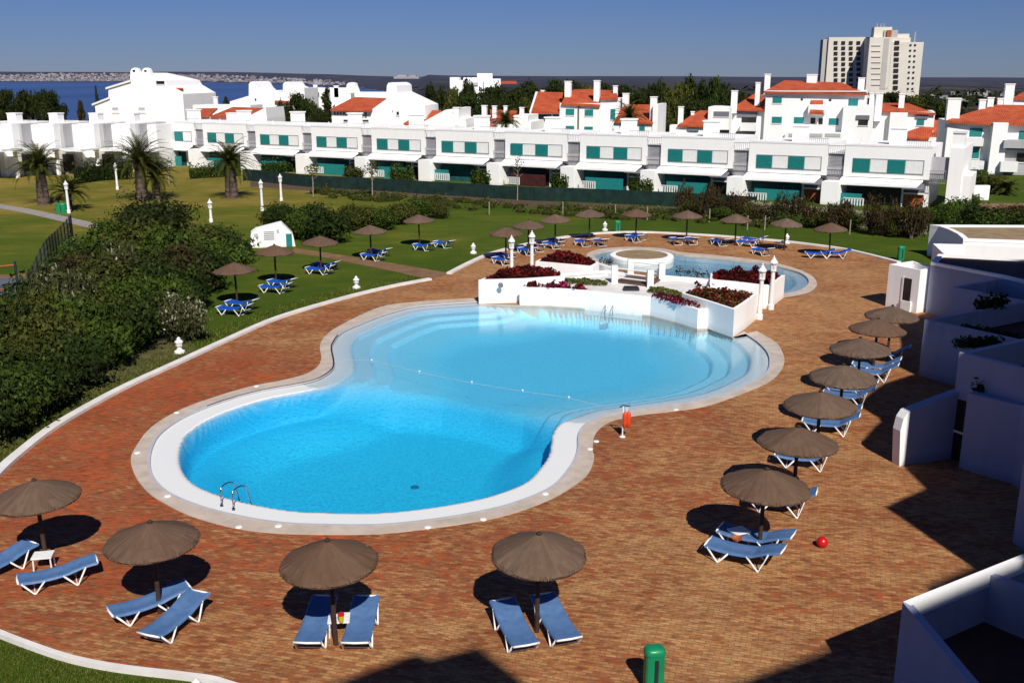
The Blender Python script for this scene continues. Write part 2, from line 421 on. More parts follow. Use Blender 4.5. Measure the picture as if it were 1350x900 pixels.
# ---------------------------------------------------------------- foliage
def crown_mesh(lumps, n, size, seed=0, core=True, flat=.35, aspect=1.0, up=.0):
    r = np.random.default_rng(seed); mb = MB()
    vol = np.array([l[3]*l[4]+l[4]*l[5] for l in lumps]); vol = vol/vol.sum()
    idx = r.choice(len(lumps), n, p=vol); Lm = np.array(lumps)[idx]
    d = r.normal(size=(n, 3)); d /= np.linalg.norm(d, axis=1)[:, None]
    rad = .62+.42*r.random(n)**.6; bumps = 1+.16*np.sin(d[:, 0]*7+idx)+.16*np.sin(d[:, 1]*9+idx*2)+.13*np.sin(d[:, 2]*8+idx)+np.where(r.random(n) < .06, .28*r.random(n), 0)
    c = Lm[:, :3]+d*Lm[:, 3:6]*(rad*bumps)[:, None]
    nrm = d+r.normal(size=(n, 3))*.75; nrm /= np.linalg.norm(nrm, axis=1)[:, None]
    t = np.cross(nrm, r.normal(size=(n, 3))); t /= np.linalg.norm(t, axis=1)[:, None]
    if up: t[:, 2] += up; t /= np.linalg.norm(t, axis=1)[:, None]
    b = np.cross(nrm, t); s = size*(.4+1.3*r.random(n)**2.2)[:, None]
    q = np.stack([c-t*s*aspect-b*s*.25, c-b*s*.6, c+t*s*aspect+b*s*.1, c+b*s*.6], axis=1).reshape(-1, 3)
    q[:, 2] = np.maximum(q[:, 2], .02)
    tone = r.normal(size=len(lumps))*.16
    val = np.clip(.33+tone[idx]+.45*(d[:, 2]*.5+.5)*(rad-.3)+r.normal(size=n)*.24, 0, 1)  # upper and outer leaves painted lighter, as sunlit highlights
    mb.v = [tuple(x) for x in q]; mb.f = [(4*i, 4*i+1, 4*i+2, 4*i+3) for i in range(n)]; mb.a = list(val)
    if core:  # dark core added inside each lump to block light
        for l in lumps:
            vs = []; fs = []; nn = 8
            for i in range(1, 5):
                ph = math.pi*i/5
                for k in range(nn):
                    th = 2*math.pi*k/nn; vs.append((l[0]+l[3]*.6*math.sin(ph)*math.cos(th), l[1]+l[4]*.6*math.sin(ph)*math.sin(th), max(.01, l[2]+l[5]*.6*math.cos(ph))))
            for i in range(3):
                for k in range(nn): fs.append((i*nn+k, (i+1)*nn+k, (i+1)*nn+(k+1) % nn, i*nn+(k+1) % nn))
            fs.append(tuple(range(nn))); fs.append(tuple(3*nn+k for k in range(nn-1, -1, -1)))
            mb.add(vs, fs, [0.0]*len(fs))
    return mb
# ================================================================ GROUND, POOLS
front_px = [(631,401),(656,402),(685,403),(722,403.5),(760,406),(810,411),(857,416.5),(890,425),(919,434),(937,432.5),(966,445)]   # foot of the planters, main pool side
A_px = [(997,437),(1021,451),(1031,465),(1033,481),(1019,500),(987,516),(933,535),(891,542),(840,548),(805,556),(785,572),(781,593),(783,604),(778,620),(767,633),(733,655),(683,675),(633,687),(567,697),(500,704),(427,705),(360,703),(307,696),(253,681),(219,665),(195,649),(179,628),(173,607),(179,591),(200,564),(240,540),(293,521),(336,509),(368,503),(400,495),(418,485),(424,473),(422,457),(429,444),(450,429),(503,405),(557,398),(600,395),(629,394)]
B_px = [(980,438),(1000,451),(1013,465),(1016,479),(1011,492),(995,503),(960,519),(920,529),(869,537),(827,543),(800,548),(773,560),(764,573),(763,593),(755,612),(730,641),(683,662),(633,675),(567,686),(500,692.5),(427,692.5),(373,690),(320,682),(267,669),(225,652),(204,634),(196,612),(200,588),(213,569),(245,548),(293,529),(344,515),(408,503),(432,492),(440,481),(437,461),(439,452),(448,440),(463,432),(503,416),(543,405),(583,401),(629,398)]
front = G(front_px)
A_l = catmull(G(A_px), 5); B_l = catmull(G(B_px), 5)
A_loop = A_l + front            # closes along the planters (left -> right)
B_loop = B_l + [(x, y-.02) for x, y in front]
A2_px = [(1033,393),(1057,389),(1072,383),(1077,373),(1067,362),(1042,352),(1012,345),(974,340),(936,336),(899,333),(873,328),(836,326),(805,327),(785,330),(774,335),(776,341),(788,346)]
B2_px = [(1030,387.5),(1050,384),(1062,378),(1066,370),(1057,361),(1035,354),(1008,348),(970,343),(934,339),(897,336),(870,331.5),(836,329),(808,330),(790,333),(782,337),(786,341),(792,345)]
back_px = [(810,357),(875,367),(936,371),(1002,379),(1034,392)]
A2_l = catmull(G(A2_px), 5); B2_l = catmull(G(B2_px), 5)
A2_loop = A2_l + G([(812,354),(875,364),(936,368),(1002,376)])
B2_loop = B2_l + G([(812,353.5),(875,363.5),(936,367.5),(1002,375.5)])
kerb1 = catmull(G([(-40,665),(0,622),(27,598),(67,567),(117,537),(170,509),(233,480),(300,449),(367,420),(450,395),(515,379),(567,369)]), 5)
kerb2 = catmull(G([(592,361.5),(620,347),(648,335),(685,325),(715,318.5),(755,312),(797,308),(851,307),(933,311),(985,315),(1033,319),(1075,324),(1113,329.5),(1150,338),(1185,347)]), 5)
kerb3 = catmull(G([(-30,822),(0,838),(67,863),(110,875),(167,885),(267,897),(300,905),(360,925)]), 5)
def inset(loop, d):
    n = len(loop); out = []
    for i, p in enumerate(loop):
        a = loop[i-1]; b = loop[(i+1) % n]; dx, dy = b[0]-a[0], b[1]-a[1]; l = math.hypot(dx, dy) or 1
        out.append((p[0]-dy/l*d, p[1]+dx/l*d))
    return out
# lawn with holes for the two basins
lawn_mb = MB().sheet([[(-420, -80), (300, -80), (300, 262), (-420, 262)], A_loop, A2_loop], 0.0)
struct('lawn', lawn_mb, 'lawn')
# brick terrace
pav = kerb1 + kerb2 + [(24, 60), (34, 62), (40, 30), (40, -3), (-3, -3)] + kerb3[::-1]
struct('brick_terrace', MB().sheet([pav, A_loop, A2_loop], 0.012), 'brick_paving')
struct('garden_path', MB().sheet([catmull(G([(388,327),(430,333),(480,341),(530,349),(575,357),(594,361.5),(567,369),(530,360),(480,350),(430,340),(385,333)]), 3)], 0.006), 'dirt_path')
mb = MB(); ribbon(mb, catmull(G([(-60,262),(0,272),(40,279),(85,289),(125,298),(160,304),(200,309)]), 5), 1.5, 0, .02); struct('lawn_path', mb, 'stone_path')
mb = MB(); mb.sheet([G([(-80,372),(62,363),(80,377),(60,400),(-90,425)])], .008); struct('sports_court', mb, 'court')
mb = MB(); mb.sheet([G([(-90,366),(62,360),(64,365),(-90,374)])], .007); struct('court_edge', mb, 'dirt_path')
mb = MB(); mb.sheet([G([(330,246),(700,272),(1000,286),(1210,306),(1240,300),(1010,279),(700,265),(330,239)])], .006); struct('bare_earth_strip', mb, 'soil')
mb = MB(); mb.sheet([G([(1225,300),(1262,268),(1400,268),(1400,330),(1300,330)])], .006); struct('bare_ground', mb, 'dirt_path')
mb = MB(); mb.sheet([G([(-60,640),(-40,665),(27,598),(117,537),(233,480),(262,462),(240,440),(120,430),(-60,500)])], .005); struct('planting_soil', mb, 'dry_grass')
for nm, k in (('kerb', kerb1), ('kerb', kerb2), ('kerb', kerb3)):
    mb = MB(); ribbon(mb, k, .34 if k is not kerb3 else .14, 0.0, .12); struct(nm, mb, 'kerb_white')
# stone coping and gutter
struct('pool_coping', MB().sheet([A_loop, [(x, y-.01) for x, y in B_l]+[(x, y-.015) for x, y in front]], .03), 'concrete')
mb = MB(); ribbon(mb, A_l, .10, 0.0, .038, .1); struct('coping_edge', mb, 'concrete')
struct('small_pool_coping', MB().sheet([A2_loop, B2_loop], .03), 'concrete')
def wallstrip(line, z0, z1, closed=False):
    mb = MB(); n = len(line); vs = []
    for x, y in line: vs += [(x, y, z0), (x, y, z1)]
    return mb.add(vs, [(2*i, 2*i+1, (2*i+3) % (2*n), (2*i+2) % (2*n)) for i in range(n if closed else n-1)])
struct('pool_edge', wallstrip(B_loop, -.6, .03, True), 'concrete')
struct('small_pool_edge', wallstrip(B2_loop, -.6, .03, True), 'concrete')
mb = MB(); ribbon(mb, B_l, .11, -.02, .036, .5)
struct('overflow_gutter', mb, 'grey_screen')
for seg in ((148, 185),):
    mb = MB(); ribbon(mb, B_l[seg[0]:seg[1]], .07, .036, .040, .5); struct('overflow_grating', mb, 'iron')
# basin floors as height fields
Bn = np.array(B_l); B2n = np.array(B2_l)
def dist_to(line, X, Y):
    D = np.full(X.shape, 1e9)
    for i in range(len(line)-1):
        a = line[i]; b = line[i+1]; ab = b-a; l2 = (ab**2).sum()
        if l2 < 1e-9: continue
        t = np.clip(((X-a[0])*ab[0]+(Y-a[1])*ab[1])/l2, 0, 1)
        D = np.minimum(D, np.hypot(X-a[0]-t*ab[0], Y-a[1]-t*ab[1]))
    return D
def inside(loop, X, Y):
    c = np.zeros(X.shape, bool); n = len(loop)
    for i in range(n):
        x1, y1 = loop[i]; x2, y2 = loop[(i+1) % n]
        if y1 == y2: continue
        m = ((y1 > Y) != (y2 > Y)) & (X < (x2-x1)*(Y-y1)/(y2-y1)+x1); c ^= m
    return c
def sstep(a, b, x): t = np.clip((x-a)/(b-a), 0, 1); return t*t*(3-2*t)
def basin(name, loop, line, step, zf, mat, pad=.12):
    xs = [p[0] for p in loop]; ys = [p[1] for p in loop]
    gx = np.arange(min(xs)-.3, max(xs)+.3, step); gy = np.arange(min(ys)-.3, max(ys)+.3, step)
    X, Y = np.meshgrid(gx, gy); D = dist_to(line, X, Y); I = inside(loop, X, Y)
    Z = zf(X, Y, np.where(I, D, -D))
    keep = I | (dist_to(np.array(loop+[loop[0]]), X, Y) < pad)
    ny, nx = X.shape; idx = -np.ones(X.shape, int); idx[keep] = np.arange(keep.sum())
    vs = np.stack([X[keep], Y[keep], Z[keep]], 1)
    q = keep[:-1, :-1] & keep[1:, :-1] & keep[:-1, 1:] & keep[1:, 1:]
    a = idx[:-1, :-1][q]; b = idx[:-1, 1:][q]; c = idx[1:, 1:][q]; d = idx[1:, :-1][q]
    mb = MB(); mb.v = vs.tolist(); mb.f = np.stack([a, b, c, d], 1).tolist(); mb.a = [.5]*len(mb.f)
    o = mb.build(name, mat); dm = DEEP(X, Y, D*1.0) if name == 'pool_floor' else np.zeros(X.shape)
    at_ = o.data.attributes.new('deep', 'FLOAT', 'POINT'); at_.data.foreach_set('value', dm[keep].astype(np.float32))
    o.data.polygons.foreach_set('use_smooth', [True]*len(o.data.polygons))
    return tag(o, kind='structure')
def DEEP(X, Y, D):
    yl = np.interp(X, [p[0] for p in dv], [p[1] for p in dv]); S = Y-yl
    return sstep(.9, -1.6, S)*sstep(.94, 1.0, np.where(D > 0, D, 0))
# line dividing shallow and deep water
dv = [g(*p) for p in ((440,500),(503,495),(583,499),(637,508),(690,521),(743,541),(800,556))]
def zmain(X, Y, D):
    # signed distance beyond the dividing line (positive = shallow)
    yl = np.interp(X, [p[0] for p in dv], [p[1] for p in dv]); S = Y-yl
    sh = sstep(-.5, .5, S)
    band = np.where(D < .95, -.035, 0)
    deepz = -.035-(1.15)*sstep(.93, 1.13, D)-.75*sstep(1.5, 3.5, D)
    deepz = deepz-.0*D
    st = -.06-.035*sstep(0, .9, D)-.20*sstep(.86, .93, D)-.20*sstep(1.7, 1.77, D)-.20*sstep(2.5, 2.57, D)-.3*sstep(2.6, 6, D)
    zshallow = st
    slope = sstep(2.2, -2.2, S)           # 0 shallow .. 1 deep
    deepmix = sstep(.4, -1.6, S)
    return zshallow*(1-deepmix)+deepz*deepmix
basin('pool_floor', B_loop, Bn, .085, zmain, 'pool_floor')
def zsmall(X, Y, D): return -.08-.16*sstep(.75, .82, D)-.12*sstep(1.5, 1.6, D)-.1*sstep(1.6, 3.5, D)
basin('small_pool_floor', B2_loop, B2n, .1, zsmall, 'small_pool_floor')
struct('pool_water', MB().sheet([B_loop], -.048), 'pool_water')
struct('small_pool_water', MB().sheet([B2_loop], -.048), 'pool_water')
# rope floats line across the pool
fl = empty('float_line', (*g(583,497), -.03), 0, 'thin line of small white floats across the waist of the big pool', 'float line')
pts = [g(a, b) for a, b in ((440,475),(490,474),(553,489),(622,503),(689,514),(750,523),(812,539))]; o0 = g(583,497)
FP = catmull(pts, 6)
MB().tube([(x-o0[0], y-o0[1], -.02) for x, y in FP], .007, 4).build('rope', 'grey_screen', fl)
for x, y in pts[1:-1]:
    MB().lathe([(.01, -.02), (.03, .0), (.04, .02), (.025, .05), (.01, .06)], 10, (x-o0[0], y-o0[1])).build('float_ball', 'white_paint', fl)
# underwater drains
for px, py in ((390,604),):
    tag(MB().lathe([(.17, 0), (.17, .03), (.1, .05)], 14).build('pool_drain', 'pool_drain_grey', None, loc=(*g(px, py, -1.95), -1.93)), 'dark round drain on the deep blue pool floor', 'drain')
tag(MB().lathe([(.15, 0), (.15, .03), (.1, .05)], 14).build('pool_drain', 'pool_drain_grey', None, loc=(*g(547,643,-1.95), -1.93)), 'dark round drain in the deep end toward the parasols', 'drain')
# pool ladder
def ladder(name, px, py, rz, label):
    t = empty(name, (*g(px, py), .03), rz, label, 'pool ladder', 'pool ladders')
    for s in (-.27, .27):
        arc = [(s, 0, 0), (s, 0, .62)]+[(s, .33-.33*math.cos(a), .62+.20*math.sin(a)) for a in [math.pi*k/8 for k in range(1, 8)]]+[(s, .72, .35), (s, .85, -.2), (s, .87, -.8)]
        MB().tube(arc, .024, 8).build('handrail', 'chrome', t, True)
        MB().lathe([(.06, -.005), (.055, .02), (.03, .03)], 10, (s, 0)).build('base_flange', 'chrome', t)
    for k in range(3): MB().box(-.27, .27, .80, .90, -.25-.25*k, -.22-.25*k).build('step', 'chrome', t)
    return t
LADA = ladder('pool_ladder', 300, 669, math.radians(-32), 'steel pool ladder at the rim of the deep blue end')
LD2 = ladder('pool_ladder', 803, 410.5, math.radians(172), 'small steel pool ladder below the white planter wall'); LADA.scale = (.9, .8, .72); LD2.scale = (.75, .7, .45)
# flat light covers set in the coping
for px, py in ((181,598),(221,655),(315,696),(367,694.5),(564,696.5),(637,686),(719,652),(778,593),(786,583),(891,541),(338,510),(233,545)):
    tag(MB().lathe([(.10, 0), (.09, .025), (.03, .035)], 12).build('coping_light', 'white_paint', None, loc=(*g(px, py), .031)), 'small flat white lamp cover set into the stone pool rim', 'pool light', 'lamp covers in the pool rim')
# ================================================================ PLANTERS between the pools
def ring(mb, poly, w, z0, z1):
    n = len(poly); area = sum(poly[i][0]*poly[(i+1) % n][1]-poly[(i+1) % n][0]*poly[i][1] for i in range(n))
    if area < 0: poly = poly[::-1]
    inn = []
    for i, p in enumerate(poly):
        a = Vector(poly[i-1]); b = Vector(poly[(i+1) % n]); P = Vector(p)
        d1 = (P-a).normalized(); d2 = (b-P).normalized(); n1 = Vector((-d1.y, d1.x)); n2 = Vector((-d2.y, d2.x))
        m = (n1+n2); m = m/max(m.length_squared, .3)*2*1 if m.length_squared > 0 else n1
        m = (n1+n2).normalized(); k = w/max(.4, m.dot(n1)); inn.append((p[0]+m.x*k, p[1]+m.y*k))
    vs = [(x, y, z0) for x, y in poly]+[(x, y, z1) for x, y in poly]+[(x, y, z1) for x, y in inn]+[(x, y, z0) for x, y in inn]
    fs = []
    for i in range(n):
        j = (i+1) % n
        fs += [(i, j, n+j, n+i), (n+i, n+j, 2*n+j, 2*n+i), (2*n+i, 2*n+j, 3*n+j, 3*n+i)]
    mb.add(vs, fs); return inn
def foliage_field(poly, z, n, size, mat, name, label, cat, seed, hgt=.25, mound=0.25, parent=None, group=None, clumps=()):
    r = np.random.default_rng(seed); xs = [p[0] for p in poly]; ys = [p[1] for p in poly]
    X = r.uniform(min(xs), max(xs), n*3); Y = r.uniform(min(ys), max(ys), n*3); I = inside(poly, X, Y); X = X[I][:n]; Y = Y[I][:n]; m = len(X)
    cx, cy = np.mean(xs), np.mean(ys)
    D = dist_to(np.array(list(poly)+[poly[0]]), X, Y)
    hh = z+mound*np.clip(D/.8, 0, 1)+hgt*r.random(m)*(.6+.4*np.sin(X*5)*np.sin(Y*5))
    for (qx, qy, qr, qh) in clumps: hh += qh*np.exp(-((X-qx)**2+(Y-qy)**2)/qr**2)
    c = np.stack([X, Y, hh], 1); nrm = r.normal(size=(m, 3)); nrm[:, 2] += .8; nrm /= np.linalg.norm(nrm, axis=1)[:, None]
    t = np.cross(nrm, r.normal(size=(m, 3))); t /= np.linalg.norm(t, axis=1)[:, None]; b = np.cross(nrm, t); s = size*(.5+r.random(m))[:, None]
    q = np.stack([c-t*s, c-b*s*.6, c+t*s, c+b*s*.6], 1).reshape(-1, 3)
    mb = MB(); mb.v = [tuple(x) for x in q]; mb.f = [(4*i, 4*i+1, 4*i+2, 4*i+3) for i in range(m)]; mb.a = list(np.clip(r.random(m)*.9+.2*np.sin(X*3+Y*2), 0, 1))
    o = mb.build(name, mat, parent)
    return tag(o, label, cat, group)
ISL_Z = .92
def planter(pts_px, z, label, soil=-.12, base=0.0, w=.16):
    poly = [g(a, b, z) for a, b in pts_px]
    c = poly[0]; t = empty('planter', (c[0], c[1], 0), 0, label, 'planter')
    loc = [(x-c[0], y-c[1]) for x, y in poly]
    mb = MB(); inn = ring(mb, loc, w, base, z); mb.build('wall', 'white_plaster', t)
    MB().sheet([inn], z+soil).build('soil', 'soil', t)
    return t, [(x+c[0], y+c[1]) for x, y in inn]
# central paved platform (front tier walls + floor)
plat_px_front = [(685,378.5),(722,380.5),(760,384),(808,388),(857,391.5),(890,400),(919,408.5)]
fr0 = [g(685,403),(g(722,403.5)),g(760,406),g(810,411.5),g(857,416.5),g(890,425),g(919,434),g(937,432.5)]
bk = [g(1000,385,1.0), g(936,370,1.0), g(875,366,1.0), g(800,356,1.0), g(743,360,1.0)]
pl = empty('terrace_platform', (*fr0[3], 0), 0, 'raised white walled terrace with paved floor between the two pools', 'terrace')
o0 = fr0[3]; lp = [(x-o0[0], y-o0[1]) for x, y in fr0+bk]
mb = MB(); ring(mb, lp, .18, -.3, 1.0); mb.build('wall', 'white_plaster', pl)
MB().sheet([lp], .90).build('floor', 'kerb_white', pl)
# P1 left planter
P1 = [(631,369),(690,367.5),(744,364),(735,358),(700,354),(668,356)]
t, inn = planter(P1, 1.34, 'big white walled planter of dark red flowers at the seaward edge of the pool')
f = inn; cl = [(f[0][0]+.9+1.1*k, f[0][1]+.5+.05*k, .3, .22) for k in range(5)]
foliage_field(inn, 1.25, 2600, .085, 'flower_red', 'flower_bed', 'dark red flowers in the seaward planter with a round white wall badge', 'flower bed', 3, .3, .28, clumps=cl)
q = g(660,376,1.2); b0 = at(660,376,g(660,402)[1]-.03)
tag(MB().lathe([(.15, -.02), (.15, .02), (.12, .03)], 18).build('wall_badge', 'grey_awning', None, loc=(b0[0], b0[1], b0[2])), 'round grey badge on the white planter wall', 'badge').rotation_euler = (math.pi/2, 0, 0)
# P5 back planter toward the small pool (left)
t, inn = planter([(706,344.5),(745,348),(780,351),(790,346),(765,338),(737,332.5),(722,337)], 1.3, 'white planter of dark red flowers behind, beside the fountain island of the small pool')
foliage_field(inn, 1.2, 2400, .09, 'flower_red', 'flower_bed', 'dark red flowers in the planter by the fountain island', 'flower bed', 4, .3, .3)
# low wall from it along the small pool
def lowwall(px, z, label, w=.22):
    P = [g(a, b, z) for a, b in px]; c = P[0]; mb = MB(); ribbon(mb, [(x-c[0], y-c[1]) for x, y in P], w, 0, z)
    return tag(mb.build('low_wall', 'white_plaster', None, loc=(*c, 0)), label, 'wall')
lowwall([(789,347),(800,350.5),(812,353.5)], 1.1, 'short low white wall between red flower planter and footbridge post')
lowwall([(873,363),(905,365.5),(936,368.5)], 1.1, 'long low white wall along the small pool beyond the footbridge')
lowwall([(700,372),(740,367),(800,361)], .98, 'low white wall behind the green herb strip')
# P4
t, inn = planter([(936,368.5),(970,371.5),(1003,375.5),(1016,376),(1035,362.5),(1000,362),(965,361),(937,360)], 1.3, 'white planter of dark red flowers beside the small pool steps and lamp posts')
foliage_field(inn, 1.2, 2600, .09, 'flower_red', 'flower_bed', 'dark red and green clumps in the planter beside the small pool steps', 'flower bed', 5, .3, .25, clumps=[(inn[0][0]+.9*k+.6, inn[0][1]+.5, .3, .3) for k in range(6)])
# P3 big front right
t, inn = planter([(899,386.5),(934,397),(968,408),(984,398),(999,386.5),(960,382),(915,378.5)], 1.37, 'tall white corner planter of mixed red and brown flowers at the pool steps')
foliage_field(inn, 1.28, 900, .09, 'flower_red', 'flower_bed', 'red and brown flowers in the tall corner planter at the pool steps', 'flower bed', 6, .25, .15, clumps=[(inn[-1][0]+.75*k, inn[-1][1]-.2, .28, .45) for k in range(5)])
foliage_field(inn, 1.25, 900, .08, 'herb_green', 'herb_patch', 'green herbs among the red flowers of the tall corner planter', 'herbs', 16, .2, .15)
P1w = MB()
# front low flower strips and herb strips on the platform
def strip(px, z, mat, label, cat, seed, n=500, hgt=.12, mound=.1, name='flower_strip', clumps=()):
    poly = [g(a, b, z) for a, b in px]
    o = foliage_field(poly, z, n, .07, mat, name, label, cat, seed, hgt, mound, clumps=clumps)
    return o
strip([(688,378),(730,380),(778,383.5),(778,381.5),(735,376.5),(690,375)], .95, 'flower_red', 'thin strip of red flowers along the white front wall', 'flower strip', 7, 260, .1, .05)
for k, (px, py) in enumerate(((703,377),(728,378.5),(742,378.5),(765,380.5))):
    c = g(px, py, 1.0); o = crown_mesh([(0, 0, .12, .34, .3, .22)], 180, .09, 40+k).build('flower_clump', 'flower_magenta' if k in (1, 2) else 'flower_red', None, loc=(*c, .93))
    tag(o, ['red flower clump at the seaward end of the front wall', 'magenta flower clump in the front wall strip', 'second magenta clump touching the first in the wall strip', 'red flower clump in the wall strip, toward the ladder'][k], 'flowers')
strip([(858,392),(890,401),(922,407),(926,403),(897,394),(868,388.5)], .98, 'flower_magenta', 'strip of magenta and red flowers above the curved front wall', 'flower strip', 8, 700, .2, .2)
strip([(742,373.5),(770,375),(800,376.5),(801,373),(772,369.5),(746,368.5)], .95, 'herb_green', 'low green herb strip between white walls, toward the sea', 'herb strip', 9, 800, .16, .15, 'herb_strip')
strip([(853,385),(875,389),(898,393),(904,389),(880,382),(858,379.5)], .95, 'herb_green', 'low green herb strip beside the tall corner planter', 'herb strip', 10, 800, .16, .15, 'herb_strip')
strip([(890,363),(936,368),(936,364),(892,358)], .75, 'leaf_brown', 'sparse brown shoots above the low wall by the small pool', 'flower strip', 11, 180, .5, .1)
strip([(790,345.5),(806,350.5),(808,348),(794,343)], .8, 'leaf_brown', 'small brown shoots next to the footbridge', 'flower strip', 12, 90, .45, .1)
# footbridge
bz = .92
cA, cB, cC, cD = g(810,372,bz), g(857,378,bz), g(872,368.5,bz), g(831,363,bz)
fb = empty('footbridge', (*cA, 0), 0, 'small wooden footbridge with white posts and rails between the pools', 'footbridge')
lc = [(p[0]-cA[0], p[1]-cA[1]) for p in (cA, cB, cC, cD)]
MB().prism(lc, bz-.05, bz+.07).build('deck', 'deck_wood', fb)
for (x, y) in lc: MB().box(x-.17, x+.17, y-.17, y+.17, 0, bz+.95).build('post', 'white_paint', fb)
for a, b in ((0, 1), (3, 2)):
    for zz in (.3, .55, .8):
        MB().tube([(lc[a][0], lc[a][1], bz+zz), (lc[b][0], lc[b][1], bz+zz)], .035, 6).build('rail', 'white_paint', fb)
c = g(832,381.5,.95); tag(MB().box(-.42, .42, -.2, .2, 0, .14).add([(-.42,-.2,.14),(.42,-.2,.14),(.36,.2,.2),(-.36,.2,.2)], [(0,1,2,3)]).build('floor_grate', 'iron', None, loc=(*c, .91)), 'small dark metal box on the white terrace floor', 'grate')
# fountain island
c = g(846,335,.35)
fi = empty('fountain_island', (*c, 0), 0, 'round stone topped island standing in the small pool', 'island')
MB().lathe([(2.15, -.4), (2.15, .22), (2.12, .3), (2.0, .32)], 48).build('rim', 'white_plaster', fi)
MB().lathe([(1.75, .2), (1.75, .34), (1.7, .36)], 48).build('top', 'gravel_roof', fi)
# ================================================================ LAMPS
def lamp(px, py, h=2.95, label='', group='white lantern posts by the pools'):
    t = empty('lamp_post', (*g(px, py), 0), 0, label, 'lamp post', group)
    MB().lathe([(.17, 0), (.17, .25), (.125, .32), (.10, h-.9), (.13, h-.85), (.16, h-.8), (.16, h-.76)], 12).build('column', 'white_paint', t)
    MB().lathe([(.11, h-.76), (.145, h-.42), (.11, h-.40)], 6).build('lantern', 'lantern_glass', t)
    mb = MB().lathe([(.21, h-.41), (.22, h-.37), (.15, h-.24), (.10, h-.22), (.10, h-.15), (.03, h-.10), (.045, h-.05), (.01, h)], 8)
    mb.build('cap', 'white_paint', t)
    mb = MB()
    for k in range(6):
        a = 2*math.pi*(k+.5)/6; mb.tube([(math.cos(a)*.14, math.sin(a)*.12, h-.78), (math.cos(a)*.155, math.sin(a)*.155, h-.4)], .018, 4)
    mb.build('lantern_frame', 'white_paint', t)
    return t
lamp(674.5, 369, 2.75, 'white lantern post behind the seaward red planter, shorter one')
lamp(701, 368, 3.0, 'white lantern post behind the seaward red planter, taller one')
lamp(1001, 421, 2.9, 'white lantern post at the corner planter, standing nearer the big pool')
lamp(1016, 408, 2.9, 'white lantern post at the small pool corner, behind its twin')
Ln = 'white lantern posts on the lawn'
for a in ((91,281,2.95,'white lantern post by the young palm and green bin'),(155,250,2.9,'white lantern post farthest up the lawn between two palms'),
          (278.5,293,2.0,'short white lantern post behind the dark shrubs'),(346,278,2.9,'white lantern post beyond the hut, seaward one of a pair'),(371,265,2.7,'white lantern post beyond the hut, set farther back')):
    lamp(a[0], a[1], a[2], a[3], Ln)
def bollard(px, py, label):
    t = empty('bollard_lamp', (*g(px, py), 0), 0, label, 'bollard lamp', 'low white bollard lamps')
    MB().lathe([(.24, 0), (.24, .1), (.15, .14), (.10, .2), (.10, .32)], 10).build('base', 'white_paint', t)
    MB().lathe([(.15, .32), (.16, .48), (.13, .5)], 8).build('lantern', 'lantern_glass', t)
    MB().lathe([(.19, .49), (.18, .54), (.08, .62), (.09, .67), (.02, .74)], 8).build('cap', 'white_paint', t)
for a in ((470,380,'low white bollard lamp in the grass beside the curved kerb'),(624,334,'low white bollard lamp in the grass near the first ring parasol'),(797.5,304,'low white bollard lamp behind the ring of loungers by a green bin'),
          (237,465,'low white lamp pedestal under the flowering bush'),(262,938,'low white bollard lamp at the near grass corner'),(1037,321,'low white bollard lamp against a parasol pole on the kerb')):
    bollard(*a)
# ================================================================ BINS, BALL, RESCUE STAND, HUT
def bin_(px, py, h, r, label, full=False):
    t = empty('litter_bin', (*g(px, py), 0), math.radians(8), label, 'litter bin', 'green litter bins')
    mb = MB()
    for k, (a, z) in enumerate(((1, 0), )):
        pass
    pr = []
    for k in range(16):
        th = 2*math.pi*k/16; c_, s_ = math.cos(th), math.sin(th); pr.append((math.copysign(abs(c_)**.55, c_)*r, math.copysign(abs(s_)**.55, s_)*r*.8))
    MB().prism(pr, 0, h-.12).build('body', 'green_plastic', t)
    mb = MB(); n = 16; vs = []
    for sc_, z in ((1.06, h-.12), (1.06, h-.05), (.9, h), (.6, h+.02)): vs += [(x*sc_, y*sc_, z) for x, y in pr]
    fs = []
    for i in range(3):
        for k in range(n): fs.append((i*n+k, i*n+(k+1) % n, (i+1)*n+(k+1) % n, (i+1)*n+k))
    fs.append(tuple(3*n+k for k in range(n))); mb.add(vs, fs).build('lid', 'green_plastic', t, True)
    MB().box(-.03, .045, -r*.8-.025, -r*.8+.01, .15, h-.2).build('slot', 'iron', t)
    return t
bin_(861, 909, .97, .20, 'tall green bin on the brick terrace in front of the hotel')
bin_(814, 306, .9, .22, 'green bin on the grass behind the ring of loungers')
bin_(1187, 343, .95, .22, 'green bin on the grass beside the white cubicle')
bin_(82, 281, .9, .45, 'wide green bin beside a lantern post on the far lawn')
t = empty('ball', (*g(1083.5, 721), 0), 0, 'red ball lying on the bricks beside the loungers', 'ball')
mb = MB(); mb.lathe([(.001, 0)]+[(.15*math.sin(math.pi*k/12), .15-.15*math.cos(math.pi*k/12)) for k in range(1, 12)]+[(.001, .3)], 20); mb.build('shell', 'red_plastic', t, True)
MB().lathe([(.02, .297), (.012, .304)], 8).build('valve', 'dark_wood', t)
t = empty('rescue_stand', (*g(820.5, 576), 0), math.radians(10), 'white pole holding an orange rescue float at the pool edge', 'rescue stand'); t.scale = (.8, .8, .9)
MB().tube([(0, 0, 0), (0, 0, 1.25)], .03, 8).build('pole', 'white_paint', t)
MB().lathe([(.14, 0), (.12, .04), (.04, .06)], 12).build('base', 'white_paint', t)
MB().tube([(-.16, 0, 1.22), (.0, 0, 1.28), (.3, -.02, 1.24)], .025, 6).build('bracket', 'iron', t)
mb = MB(); 
for s in (.07, .23): mb.lathe([(.03, .38), (.085, .44), (.10, .6), (.10, .85), (.085, .98), (.03, 1.04)], 10, (s, -.06))
mb.box(.02, .28, -.10, -.02, .6, .68); mb.build('rescue_float', 'orange_float', t, True)
